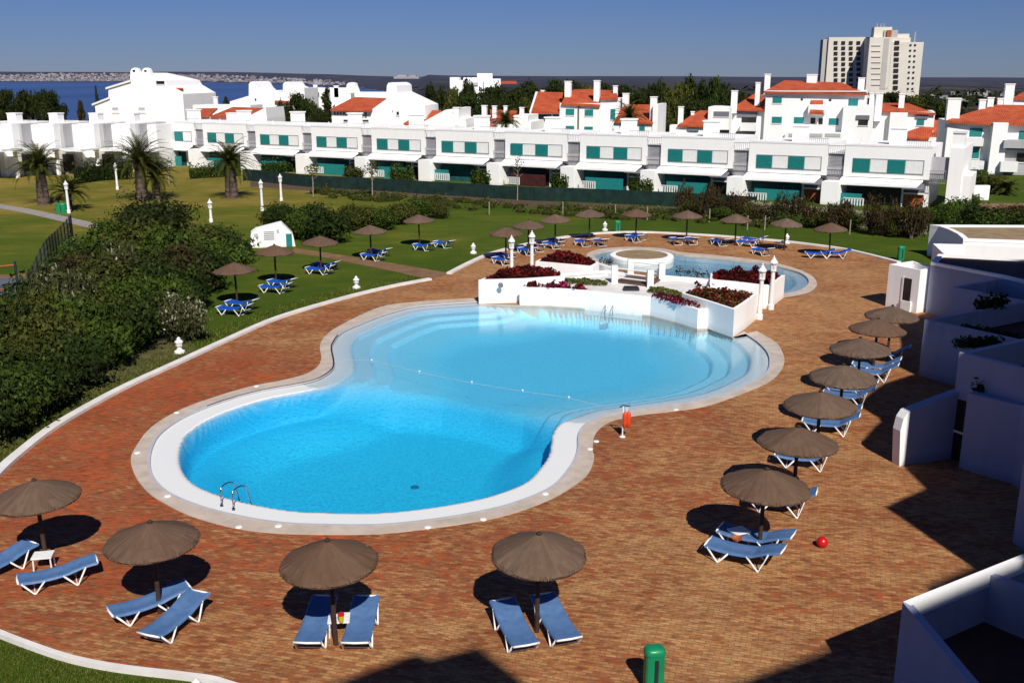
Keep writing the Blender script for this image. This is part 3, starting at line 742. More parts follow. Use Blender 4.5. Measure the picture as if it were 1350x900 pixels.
MB().tube([(.15, -.05, 1.02), (.12, -.05, 1.15), (.1, 0, 1.24), (.2, 0, 1.24), (.18, -.05, 1.1)], .012, 5).build('rope', 'white_paint', t)
# pump hut
c = g(361, 326)
t = empty('pump_hut', (*c, 0), math.radians(14), 'small white hut with sloping ends, louvres and a green door', 'hut'); t.scale = (.88, .88, .95)
MB().vprism([(-1.9, 0), (-1.75, 1.1), (-1.35, 1.35), (.55, 1.75), (.75, 1.78), (1.6, .9), (1.75, 0)], 0, 1.7).build('wall', 'white_plaster', t)
for k in range(5): MB().box(-.75, .1, -.05, .01, .62+.14*k, .69+.14*k).build('louvre', 'grey_screen', t)
MB().box(-1.5, -1.2, -.03, .01, .85, 1.1).build('vent', 'grey_screen', t)
MB().box(1.02, 1.5, -.05, .015, .02, 1.0).build('door', 'teal_shutter', t)
MB().box(.3, .5, -.03, .01, 1.1, 1.35).build('vent', 'grey_screen', t)
# ================================================================ PARASOLS
def make_parasol(seed):
    r = np.random.default_rng(seed)
    t = empty('parasol', (0, 0, 0)); n = 72; rings = [(0.03, 2.36), (.12, 2.33), (.5, 2.185), (.85, 2.045), (1.10, 1.93), (1.15, 1.87)]
    vs = []; fs = []; a = []
    jit = r.normal(size=n)*.012; sag = [math.cos(8*math.pi*2*k/n)*.014 for k in range(n)]
    for i, (rr, z) in enumerate(rings):
        for k in range(n):
            th = 2*math.pi*k/n; e = (i/5)**2; q = rr*(1+e*(jit[k]+sag[k]*1.2)); vs.append((q*math.cos(th), q*math.sin(th), z+e*(r.normal()*.012+sag[k]*.8)))
    m = len(rings); panel = r.random(9)*.35
    for i in range(m-1):
        for k in range(n):
            fs.append((i*n+k, i*n+(k+1) % n, (i+1)*n+(k+1) % n, (i+1)*n+k)); a.append(min(1, .25+panel[k*8//n]+r.random()*.3))
    off = len(vs)
    for i, (rr, z) in enumerate(rings[1:]):
        for k in range(n):
            th = 2*math.pi*k/n; vs.append((rr*.985*math.cos(th), rr*.985*math.sin(th), z-.05))
    for i in range(m-2):
        for k in range(n):
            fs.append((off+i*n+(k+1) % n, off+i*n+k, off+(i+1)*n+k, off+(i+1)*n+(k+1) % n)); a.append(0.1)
    for k in range(n):
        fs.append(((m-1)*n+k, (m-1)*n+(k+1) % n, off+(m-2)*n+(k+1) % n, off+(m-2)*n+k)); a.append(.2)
    # loose straw ends
    mb = MB().add(vs, fs, a)
    for k in range(240):
        th = r.random()*2*math.pi; rr = 1.11; l = .02+.045*r.random(); w = .02
        p = Vector((rr*math.cos(th), rr*math.sin(th), 1.92)); q = p+Vector((math.cos(th)*l, math.sin(th)*l, -.05-.03*r.random())); tt = Vector((-math.sin(th), math.cos(th), 0))*w
        mb.add([p-tt, p+tt, q+tt*.5, q-tt*.5], [(0, 1, 2, 3)], [r.random()])
    mb.build('canopy', 'thatch', t)
    MB().lathe([(.07, 2.31), (.065, 2.39), (.04, 2.42)], 10).build('finial', 'dark_wood', t)
    MB().tube([(0, 0, 0), (.01, 0, 1.2), (0, 0, 2.31)], .062, 8, .05).build('pole', 'dark_wood', t)
    mb = MB()
    for k in range(8):
        th = 2*math.pi*k/8; mb.tube([(.05*math.cos(th), .05*math.sin(th), 2.22), (1.08*math.cos(th), 1.08*math.sin(th), 1.86)], .014, 4)
    mb.build('rib', 'dark_wood', t)
    return t
PB = [make_parasol(s) for s in (1, 2, 3)]
PUSE = [0, 0, 0]; gN = 'thatched parasols on the near edge of the brick terrace'
def parasol(px, py, label, group, apex=None, i=[0]):
    k = i[0] % 3; i[0] += 1
    x, y = g(px, py) if group == gN or apex is None else g(apex[0], apex[1], 2.36)
    rz = random.uniform(0, 6.28)
    if not PUSE[k]: o = PB[k]; PUSE[k] = 1; o.location = (x, y, 0); o.rotation_euler = (0, 0, rz); o['label'] = label; o['group'] = group
    else: o = copy_tree(PB[k], (x, y, 0), rz, label, group=group)
    o['category'] = 'parasol'
    s = 1.0
    if apex:
        z = at(apex[0], apex[1], y)[2]; s = max(.94, min(1.06, z/2.40))
    q = .905 if group == gN else min(s, 1.0); o.scale = (q, q, s)
    o.rotation_euler.x = random.uniform(-.03, .03); o.rotation_euler.y = random.uniform(-.03, .03)
    return o
gN = 'thatched parasols on the near edge of the brick terrace'; gC = 'thatched parasols along the hotel wing'; gL = 'thatched parasols on the lawn'; gR = 'thatched parasols around the small pool'
parasol(62, 743, 'brown thatched parasol by the small white side table at the terrace end', gN, (47, 631))
parasol(211, 808, 'brown thatched parasol over two crossed blue loungers nearest the pool ladder', gN, (200, 686))
parasol(443, 850, 'brown thatched parasol with a red and yellow item at its foot', gN, (436, 705))
parasol(708, 833, 'brown thatched parasol beside the green bin and hotel shadow', gN, (708, 699))
parasol(1001.5, 720, 'tan thatched parasol next to the red ball, first of the wing row', gC, (1008, 617))
for k, (a, b) in enumerate((((1047, 627), (1053, 562)), ((1082, 573), (1084, 514)), ((1110.5, 524), (1112.4, 479)), ((1135, 488), (1137, 444)), ((1156, 458), (1157, 419)), ((1175, 438), (1176.6, 402)))):
    parasol(a[0], a[1], ['second', 'third', 'fourth', 'fifth', 'sixth', 'last'][k]+' brown thatched parasol along the hotel wing, counted from the red ball', gC, b)
for k, (a, b) in enumerate((((307, 400), (309, 345)), ((361, 371), (361, 322)), ((422, 347), (421, 310)), ((488, 326), (488, 296)), ((554, 317), (552.5, 282)))):
    parasol(a[0], a[1], ['brown thatched lawn parasol against the flowering shrubs', 'brown thatched lawn parasol in front of the white hut', 'brown thatched lawn parasol beside the dirt path', 'brown thatched lawn parasol in front of the olive bushes', 'brown thatched lawn parasol with the two spread apart loungers'][k], gL, b)
for k, (a, b) in enumerate((((667, 333), (666.7, 298)), ((697, 325), (696.5, 289.5)), ((732, 316), (732.5, 281.5)), ((778, 311.5), (778, 275)), ((839, 309), (839, 274.5)), ((906, 310.5), (906.7, 276.7)), ((971.8, 314), (971.5, 281.3)), ((1036.5, 322), (1036.5, 286.7)), ((1096.5, 331), (1097, 293)))):
    parasol(a[0], a[1], ['first', 'second', 'third', 'fourth', 'fifth', 'sixth', 'seventh', 'eighth', 'ninth and last'][k]+' thatched parasol of the ring round the small pool, from the sea', gR, b)
# ================================================================ LOUNGERS  (foot at x=0, head at x=1.95)
def make_lounger(ang):
    t = empty('sun_lounger', (0, 0, 0)); ca, sa = math.cos(ang), math.sin(ang)
    def prof(x):
        if x <= 1.22: return (x, .36-.05*math.sin(math.pi*min(x/1.22, 1))+.0)
        q = x-1.22; return (1.22+q*ca, .36+q*sa+.03*math.sin(math.pi*q/.75))
    xs = [0, .15, .35, .6, .85, 1.05, 1.22]; hx = [1.22, 1.35, 1.55, 1.8, 1.97]
    for nm, X in (('seat', xs), ('backrest', hx)):
        vs = []; fs = []; w = .30
        for x in X:
            px, pz = prof(x)
            for yy, dz in ((-w*1.12, -.045), (-w*1.07, 0), (-w*.95, .015), (-w*.5, -.018), (0, -.03), (w*.5, -.018), (w*.95, .015), (w*1.07, 0), (w*1.12, -.045)): vs.append((px, yy, pz+dz+.025))
        for i in range(len(X)-1):
            for k in range(8): fs.append((i*9+k, (i+1)*9+k, (i+1)*9+k+1, i*9+k+1))
        mb = MB().add(vs, fs); mb.build(nm, 'blue_sling', t, True)
    for s in (-1, 1):
        MB().tube([(*[prof(x)[0]], s*.305, prof(x)[1]-.004) for x in xs], .019, 6).build('side_rail', 'white_paint', t, True)
        MB().tube([(prof(x)[0], s*.305, prof(x)[1]-.004) for x in hx], .019, 6).build('back_rail', 'white_paint', t, True)
        for x0, x1, xb in ((.06, .62, .36), (1.08, 1.66, 1.40)):
            z0 = prof(x0)[1]; z1 = prof(x1)[1]
            MB().tube([(x0, s*.315, z0), (xb-.03, s*.335, .03), (xb, s*.335, .012), (xb+.03, s*.335, .03), (prof(x1)[0], s*.315, z1)], .025, 6).build('leg', 'white_paint', t, True)
    MB().tube([(-.01, -.31, .375), (-.03, 0, .375), (-.01, .31, .375)], .028, 6).build('foot_bar', 'white_paint', t, True)
    p = prof(1.97); MB().tube([(p[0], -.31, p[1]+.01), (p[0]+.01, 0, p[1]+.01), (p[0], .31, p[1]+.01)], .024, 6).build('head_bar', 'white_paint', t, True)
    for xb in (.36, 1.40): MB().tube([(xb, -.33, .03), (xb, .33, .03)], .018, 6).build('stretcher', 'white_paint', t)
    return t
LB = {'flat': make_lounger(math.radians(10)), 'up': make_lounger(math.radians(33)), 'mid': make_lounger(math.radians(20))}
LUSE = set()
def lounger(f, h, label, group, kind='flat', zf=.36, zh=None):
    zh = zh if zh is not None else {'flat': .46, 'mid': .6, 'up': .75}[kind]
    a = g(f[0], f[1], zf); b = g(h[0], h[1], zh); rz = math.atan2(b[1]-a[1], b[0]-a[0])
    m = ((a[0]+b[0])/2, (a[1]+b[1])/2); x, y = m[0]-math.cos(rz)*.97, m[1]-math.sin(rz)*.97
    if kind not in LUSE: o = LB[kind]; LUSE.add(kind); o.location = (x, y, .012); o.rotation_euler = (0, 0, rz); o['label'] = label; o['group'] = group
    else: o = copy_tree(LB[kind], (x, y, .012), rz, label, group=group)
    if zf == .36 and group.endswith('near parasols'): o.scale = (.9, .93, .93); o.location.x += math.cos(rz)*.09; o.location.y += math.sin(rz)*.09
    if 'lawn' in group or 'small pool' in group:
        for ch in o.children:
            if ch.name.split('.')[0] in ('seat', 'backrest'): ch.material_slots[0].link = 'OBJECT'; ch.material_slots[0].material = MATS['blue_sling_deep']
    o['category'] = 'sun lounger'; return o
gl = 'blue and white sun loungers under the near parasols'
lounger((-48, 757), (43, 714), 'blue sun lounger behind the small white table, running out of view', gl)
lounger((27, 762), (124, 737), 'blue sun lounger in front of the small white table', gl)
lounger((152, 803), (241, 772), 'blue sun lounger behind the parasol pole, one of the two crossed ones', gl)
lounger((203, 830), (256, 785), 'blue sun lounger in front of the parasol pole, one of the two crossed ones', gl)
lounger((408, 838), (425, 793), 'blue sun lounger on the sea side of the middle near parasol', gl)
lounger((470, 838), (481, 793), 'blue sun lounger next to the red and yellow item', gl)
lounger((690, 842), (666, 797), 'blue sun lounger on the sea side of the parasol by the hotel shadow', gl)
lounger((747, 835), (719, 789), 'blue sun lounger between parasol pole and green bin', gl)
gc = 'blue and white sun loungers along the hotel wing'
def lounger_ap(a1, a2, label, group, kind, off=0.0):
    p = g(*a1); q = g(*a2); rz = math.atan2(q[1]-p[1], q[0]-p[0]); m = ((p[0]+q[0])/2, (p[1]+q[1])/2); nx, ny = -math.sin(rz), math.cos(rz)
    x = m[0]-math.cos(rz)*.88+nx*off; y = m[1]-math.sin(rz)*.88+ny*off
    if kind not in LUSE: o = LB[kind]; LUSE.add(kind); o.location = (x, y, .012); o.rotation_euler = (0, 0, rz); o['label'] = label; o['group'] = group
    else: o = copy_tree(LB[kind], (x, y, .012), rz, label, group=group)
    o['category'] = 'sun lounger'; return o
rows = [((948, 734), (1007, 748), 'mid', .95), ((1000, 670), (1055, 678), 'up', 0), ((1035, 612), (1084, 618), 'up', 0), ((1071, 567), (1114, 572.5), 'up', .95), ((1097, 530), (1136, 535), 'up', .95), ((1131, 498), (1167.5, 502.5), 'up', .95), ((1149, 474), (1184, 478), 'up', 0)]
wr = ['beside the red ball', 'in front of the second wing parasol pole', 'behind the second wing parasol pole', 'under the third wing parasol', 'under the fourth wing parasol', 'under the fifth wing parasol', 'in shade under the sixth wing parasol']
for k, r_ in enumerate(rows):
    lounger_ap(r_[0], r_[1], 'blue sun lounger '+wr[k]+(', on the near side of the pair' if r_[3] else ''), gc, r_[2])
    if r_[3]: lounger_ap(r_[0], r_[1], 'blue sun lounger '+wr[k]+', on the far side of the pair', gc, r_[2], r_[3])
gg = 'blue and white sun loungers on the lawn'
lw = ['by the flowering shrubs', 'in front of the hut', 'beside the dirt path', 'in front of the olive bushes', 'of the spread apart pair']
for k, (a, b, c_, d_) in enumerate((((286, 404), (334, 402), (296, 396), (343, 396)), ((340, 376), (388, 374), (349, 368), (396, 369)), ((401, 352), (444, 351), (409, 346), (452, 346)), ((474, 334), (512, 334), (483, 328), (519, 329)), ((543, 321), (577, 322), (569, 317), (603, 319)))):
    lounger(a, b, 'blue lawn lounger '+lw[k]+', the one nearer the pool', gg, 'mid'); lounger(c_, d_, 'blue lawn lounger '+lw[k]+', the one nearer the houses', gg, 'mid')
gr = 'blue and white sun loungers around the small pool'
ringl = [((648, 338), (680, 341)), ((650, 332), (686, 335)), ((681, 325), (711, 329)), ((695, 321), (722, 324)), ((715, 318), (745, 320)), ((722, 313), (750, 316)), ((759, 315), (781, 317)), ((783, 313), (802, 318)),
         ((824, 309), (850, 312)), ((832, 307), (855, 309)), ((884, 312), (901, 316)), ((904, 311), (921, 316)), ((937, 314), (964, 317)), ((974, 317), (1003, 316)), ((980, 313), (1009, 312)), ((991, 326), (1021, 329)), ((1073, 333), (1090, 329)), ((1093, 333), (1112, 329))]
rl = ['under the first ring parasol, nearer the pool', 'under the first ring parasol, nearer the lawn', 'behind the lantern posts, nearer the pool', 'behind the lantern posts, nearer the kerb', 'under the third ring parasol, nearer the pool', 'under the third ring parasol, nearer the kerb',
      'under the fourth ring parasol, on the sea side', 'under the fourth ring parasol, on the hotel side', 'under the fifth ring parasol, nearer the pool', 'under the fifth ring parasol, nearer the kerb', 'under the sixth ring parasol, on the sea side', 'under the sixth ring parasol, on the hotel side',
      'under the seventh ring parasol, standing alone', 'between seventh and eighth ring parasols, nearer the pool', 'between seventh and eighth ring parasols, nearer the kerb', 'standing out on the bricks toward the small pool', 'under the last ring parasol, on the sea side', 'under the last ring parasol, on the hotel side']
for k, (a, b) in enumerate(ringl): lounger(a, b, 'blue sun lounger '+rl[k], gr, 'mid')
def side_table(px, py, label, rz=0.2, z=0):
    t = empty('side_table', (*g(px, py), .012), rz, label, 'side table')
    MB().box(-.24, .24, -.2, .2, .36, .40).build('table_top', 'white_paint', t)
    for sx in (-.2, .2):
        for sy in (-.16, .16): MB().tube([(sx*1.05, sy*1.05, 0), (sx, sy, .36)], .02, 6).build('leg', 'white_paint', t)
    return t
side_table(59, 750, 'small white plastic side table at the foot of the end parasol')
side_table(973, 717, 'small white side table between the loungers by the red ball', .4)
tag(MB().lathe([(.09, 0), (.13, .03), (.15, .07), (.12, .07), (.07, .03)], 14).build('ashtray', 'rust_wall', None, loc=(*g(971, 712, .4), .415)), 'brown bowl on the side table between two loungers', 'bowl')
side_table(1026, 327, 'small white side table near the eighth ring parasol', .3)
side_table(448, 835, 'small white side table half hidden by the middle near pole', .1)
t = empty('drinks_cup', (*g(450, 820, .4), .415), 0, 'red and yellow cup on the table by the parasol pole', 'cup')
MB().lathe([(.05, 0), (.07, .16), (.06, .17)], 10).build('body', 'yellow_plastic', t); MB().lathe([(.075, .165), (.07, .21), (.02, .22)], 10).build('lid', 'red_plastic', t)
# ================================================================ HOTEL WING (white stepped terraces in shade)
U = Vector((.857, .515)); V = Vector((.515, -.857))
def uv(c, a, b): return (c[0]+U.x*a+V.x*b, c[1]+U.y*a+V.y*b)
def tblock(poly, z, label, name='terrace_block', floor=.85, w=.22, z0=0):
    c = poly[0]; t = empty(name, (*c, 0), 0, label, 'terrace')
    lp = [(x-c[0], y-c[1]) for x, y in poly]; mb = MB(); inn = ring(mb, lp, w, z0, z); mb.build('wall', 'shaded_plaster', t)
    MB().sheet([inn], max(z-floor, .05)).build('floor', 'dark_floor', t)
    return t, inn
# near corner terrace
c = g(1190, 793, 2.3)
poly = [c, (c[0]+.9, c[1]-4.4), (c[0]+2.2, c[1]-10.5), uv(c, 9, 8), uv(c, 9, 0)]
poly = [c, (c[0]+.15, c[1]-3.5), (c[0]+.6, c[1]-10.), (c[0]+14, c[1]-7), uv(c, 10, 0)]
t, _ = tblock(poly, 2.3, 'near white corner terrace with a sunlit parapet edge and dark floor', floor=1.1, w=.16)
a0, a1 = uv((0, 0), 2.55, .1), uv((0, 0), 3.1, 4.5); mb = MB(); ribbon(mb, [a0, a1], .16, 1.2, 2.26); mb.build('partition', 'shaded_plaster', t)
mb = MB(); ribbon(mb, [uv((0, 0), .02, 0), uv((0, 0), 9.8, 0)], .166, 2.0, 2.304, -.0); mb.build('sunlit_edge', 'white_plaster', t)  # white strip paints the sunlit edge of the parapet
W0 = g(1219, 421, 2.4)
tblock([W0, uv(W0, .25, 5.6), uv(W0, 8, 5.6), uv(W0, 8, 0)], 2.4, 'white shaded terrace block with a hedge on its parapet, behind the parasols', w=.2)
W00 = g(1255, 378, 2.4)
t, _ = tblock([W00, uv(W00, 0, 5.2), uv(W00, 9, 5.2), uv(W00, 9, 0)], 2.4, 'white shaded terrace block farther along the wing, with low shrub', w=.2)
W000 = g(1227, 348, 2.6)
t = empty('annexe', (*W000, 0), 0, 'low white annexe with a flat dark roof and a dark doorway', 'building')
lp = [(q[0]-W000[0], q[1]-W000[1]) for q in (W000, g(1322, 366, 2.6), g(1440, 395, 2.6), g(1440, 350, 2.6), g(1330, 342, 2.6), g(1237, 337, 2.6))]
MB().prism(lp, 0, 2.55).build('wall', 'shaded_plaster', t); mb = MB(); ring(mb, lp, .25, 2.5, 2.7); mb.build('parapet', 'white_plaster', t)
MB().sheet([lp], 2.565).build('roof', 'dark_floor', t)
def onface(par, name, mat, s0, s1, z0, z1, t0=-.03, t1=.05, base=(0, 0), D=V):
    Np = Vector((-D.y, D.x)) if False else (U if D is V else -V)
    q = [(base[0]+D.x*s+Np.x*k, base[1]+D.y*s+Np.y*k) for s, k in ((s0, t0), (s1, t0), (s1, t1), (s0, t1))]
    return MB().prism(q, z0, z1).build(name, mat, par)
onface(t, 'door', 'dark_opening', 1.3, 2.5, .02, 2.0)
# cubicle
cb = g(1167, 403.7); t = empty('changing_cubicle', (*cb, 0), 0, 'small bright white roofless cubicle with a dark doorway', 'cubicle')
lp = [(0, 0), (V.x*1.95, V.y*1.95), (V.x*1.95+U.x*1.1, V.y*1.95+U.y*1.1), (V.x*1.0+U.x*1.5, V.y*1.0+U.y*1.5), (U.x*1.9, U.y*1.9)]
mb = MB(); inn = ring(mb, lp, .16, 0, 2.3); mb.build('wall', 'white_plaster', t); MB().sheet([inn], 2.0).build('roof', 'kerb_white', t)
onface(t, 'door', 'dark_opening', 1.02, 1.5, .55, 1.75, -.02, .03); onface(t, 'door_frame', 'white_paint', .93, 1.02, .05, 1.8, -.035, .03)
onface(t, 'low_wall', 'white_paint', 1.02, 1.62, .0, .55, -.10, .03)
# far curved block with gravel roof
R0 = [g(a, b, 2.1) for a, b in ((1226, 297), (1238, 299), (1250, 303), (1262, 309), (1270, 316), (1420, 321), (1420, 298))]
t = empty('pavilion', (*R0[0], 0), 0, 'flat gravel roofed pavilion with a curved shaded wall', 'building')
lp = [(x-R0[0][0], y-R0[0][1]) for x, y in R0]; MB().prism(lp, -.0, 2.0).build('wall', 'white_plaster', t)
mb = MB(); inn = ring(mb, lp, .35, 1.95, 2.15); mb.build('parapet', 'white_plaster', t); MB().sheet([inn], 2.03).build('roof', 'gravel_roof', t)
R1 = [g(a, b, 1.9) for a, b in ((1230, 321), (1272, 322), (1420, 330), (1420, 352), (1250, 340))]
t = empty('pavilion_terrace', (*R1[0], 0), 0, 'lower white walled terrace in front of the gravel roofed pavilion', 'terrace')
lp = [(x-R1[0][0], y-R1[0][1]) for x, y in R1]; mb = MB(); inn = ring(mb, lp, .2, 0, 1.9); mb.build('wall', 'white_plaster', t); MB().sheet([inn], 1.2).build('floor', 'dark_floor', t)
# W1 tall block with curved garden wall and glazed door
W1 = (14.15, 30.35)
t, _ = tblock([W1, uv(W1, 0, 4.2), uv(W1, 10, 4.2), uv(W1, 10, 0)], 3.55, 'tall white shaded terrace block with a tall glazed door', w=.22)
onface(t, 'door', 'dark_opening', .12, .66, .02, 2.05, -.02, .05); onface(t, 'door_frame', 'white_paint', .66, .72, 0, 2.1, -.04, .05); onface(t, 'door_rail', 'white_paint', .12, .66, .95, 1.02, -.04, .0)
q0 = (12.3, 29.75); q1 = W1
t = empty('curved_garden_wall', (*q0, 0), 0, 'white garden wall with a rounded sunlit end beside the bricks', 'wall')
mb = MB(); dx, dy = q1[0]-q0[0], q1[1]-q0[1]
mb.vprism([(0, 0), (-.1, 1.2), (-.03, 1.6), (.1, 1.78), (.3, 1.88), (2.1, 2.3), (2.1, 0)], -.16, .16); o = mb.build('wall', 'shaded_plaster', t); mc = MB().vprism([(-.04, 0), (-.14, 1.2), (-.07, 1.6), (.07, 1.80), (.16, 1.84), (.16, 0)], -.175, .175); mc.build('sunlit_end', 'white_plaster', t); t.rotation_euler = (0, 0, math.atan2(dy, dx))  # white end piece paints the sunlit tip against the shade-toned wall
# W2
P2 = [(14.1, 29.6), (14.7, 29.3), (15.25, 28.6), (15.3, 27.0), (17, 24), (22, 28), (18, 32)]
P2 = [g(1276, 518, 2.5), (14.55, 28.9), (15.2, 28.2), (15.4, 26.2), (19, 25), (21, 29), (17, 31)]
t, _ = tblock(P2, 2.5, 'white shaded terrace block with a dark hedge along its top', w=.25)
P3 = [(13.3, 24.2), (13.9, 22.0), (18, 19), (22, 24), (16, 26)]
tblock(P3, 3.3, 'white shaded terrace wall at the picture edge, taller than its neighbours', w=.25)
def hedge(P, z, label, seed, w=.35, h=.3, mat='leaf_dark', n=900, name='hedge', size=.07):
    P = [Vector((*p, z)) for p in P]; lm = []
    for i in range(len(P)-1):
        k = max(2, int((P[i+1]-P[i]).length/.4))
        for j in range(k): q = P[i].lerp(P[i+1], (j+.5)/k); lm.append((q.x-P[0].x, q.y-P[0].y, h*.6, .32, w*.7, h))
    o = crown_mesh(lm, n, size, seed).build(name, mat, None, loc=P[0]); return tag(o, label, 'hedge')
hedge([g(1288, 517, 2.5), g(1350, 502, 2.5), g(1400, 490, 2.5)], 2.4, 'dark clipped hedge along the top of a shaded terrace', 21)
hedge([g(1262, 452, 2.5), g(1316, 449, 2.5)], 2.3, 'dark leafy hedge on the shaded parapet behind the parasols', 22, h=.25)
hedge([g(1288, 404, 2.5), g(1324, 400, 2.5)], 2.3, 'dark spiky shrub on the farther shaded terrace', 23, h=.4)
hedge([g(1268, 430, 2.0), g(1420, 462, 2.0)], 1.9, 'thin dark planting behind the second shaded parapet', 24, h=.15)
# hotel bodies out of view: they stand beside and behind the balcony the photograph was taken from
def body(shadow, Hh, label, z0=0, name='hotel_wing'):
    pts = [(x-SUNH[0]*Hh, y-SUNH[1]*Hh) for x, y in shadow]; c = pts[0]
    t = empty(name, (*c, 0), 0, label, 'building'); lp = [(x-c[0], y-c[1]) for x, y in pts]
    MB().prism(lp, z0, Hh-.3).build('wall', 'white_plaster', t); MB().prism(lp, Hh-.3, Hh).build('roof', 'white_plaster', t)
    return t
S = lambda px, py: g(px, py)
body([S(430, 903), S(550, 860), S(565, 868), S(630, 852), S(688, 897), (1.6, 16.0), (4.45, 17.85), (6.5, 18.95), (9.95, 21.1), (10.05, 21.9), (11.4, 22.75), (26, 31), (30, 10), (8, -4), (-25, -6), (-18, 8)], 22.0, 'tall white hotel block behind the balcony, seen only by its shadow', name='hotel_block')
body([S(1166, 668), (12.45, 27.85), (12.42, 29.8), (11.9, 31.9), (12.9, 33.4), (13.35, 34.0), (13.0, 35.8), (15.0, 38.4), (16.7, 39.7), (16.2, 42.3), (17.6, 43.4), (19.4, 48.6), (21.7, 50.8), (21.0, 53.6), (21.3, 55.6), (26.5, 54.3), (50, 52), (50, 20), (30, 12), (14.0, 20.7)], 12.5, 'white stepped hotel wing above the shaded terraces, out of view')
# ================================================================ HOUSES
class Fac:
    """a facade line: origin at ground, x along it, y away from the viewer, z up; pixels are read off its plane"""
    def __init__(s, px, Y, th=0.0, zb=0.0, name='house', label='', cat='house', group=None):
        p = at(px, 200, Y); s.o = Vector((p[0], Y)); s.th = th
        s.dx = Vector((math.cos(th), -math.sin(th))); s.dn = Vector((math.sin(th), math.cos(th)))
        s.e = empty(name, (s.o.x, s.o.y, 0), -th, label, cat, group); s.zb = zb
    def p(s, px, py, d=0.0):
        u = (px-675)/F; v = (py-450)/F; D = Vector((u, CP-v*SP)); dz = -SP-v*CP
        q = s.o+s.dn*d; t = q.dot(s.dn)/D.dot(s.dn); w = D*t
        return ((w-s.o).dot(s.dx), H+dz*t)
    def P3(s, px, py, d=0.0): a = s.p(px, py, d); return (a[0], d, a[1])
    def box(s, name, mat, x0, y0, x1, y1=None, d0=0.0, dep=.05, par=None):
        a = s.p(x0, y0, d0); b = s.p(x1, y0 if y1 is None else y1, d0); z0 = s.zb if y1 is None else b[1]; z1 = a[1]
        return MB().box(min(a[0], b[0]), max(a[0], b[0]), d0, d0+dep, z0, z1).build(name, mat, par or s.e)
    def poly(s, name, mat, pts, d0=0.0, dep=1.0, close=True):
        q = [s.p(x, y, d0) for x, y in pts]
        if close: q = [(q[0][0], s.zb)]+q+[(q[-1][0], s.zb)]
        return MB().vprism(q, d0, d0+dep).build(name, mat, s.e)
    def roof(s, pts, t=.25, name='roof', mat='roof_tile'):
        return MB().slab([s.P3(*p) for p in pts], t).build(name, mat, s.e)
    def chim(s, x0, x1, y0, y1, d0=1.0, cap=True, mat='white_plaster'):
        a = s.p(x0, y0, d0); b = s.p(x1, y1, d0); mb = MB(); w = b[0]-a[0]
        mb.box(a[0], b[0], d0, d0+max(w, .5), b[1]-1.5, a[1]-.12)
        if cap: mb.box(a[0]-.07, b[0]+.07, d0-.07, d0+max(w, .5)+.07, a[1]-.12, a[1])
        return mb.build('chimney', mat, s.e)
    def win(s, x0, y0, x1, y1, mat='teal_shutter', d0=0.0, name='shutter', frame=True):
        a = s.p(x0, y0, d0); b = s.p(x1, y1, d0); mb = MB().box(a[0], b[0], d0-.06, d0+.03, b[1], a[1]); o = mb.build(name, mat, s.e)
        if frame:
            MB().box(a[0]-.08, b[0]+.08, d0-.1, d0+.02, b[1]-.14, b[1]-.03).build('sill', 'white_paint', o)
        return o
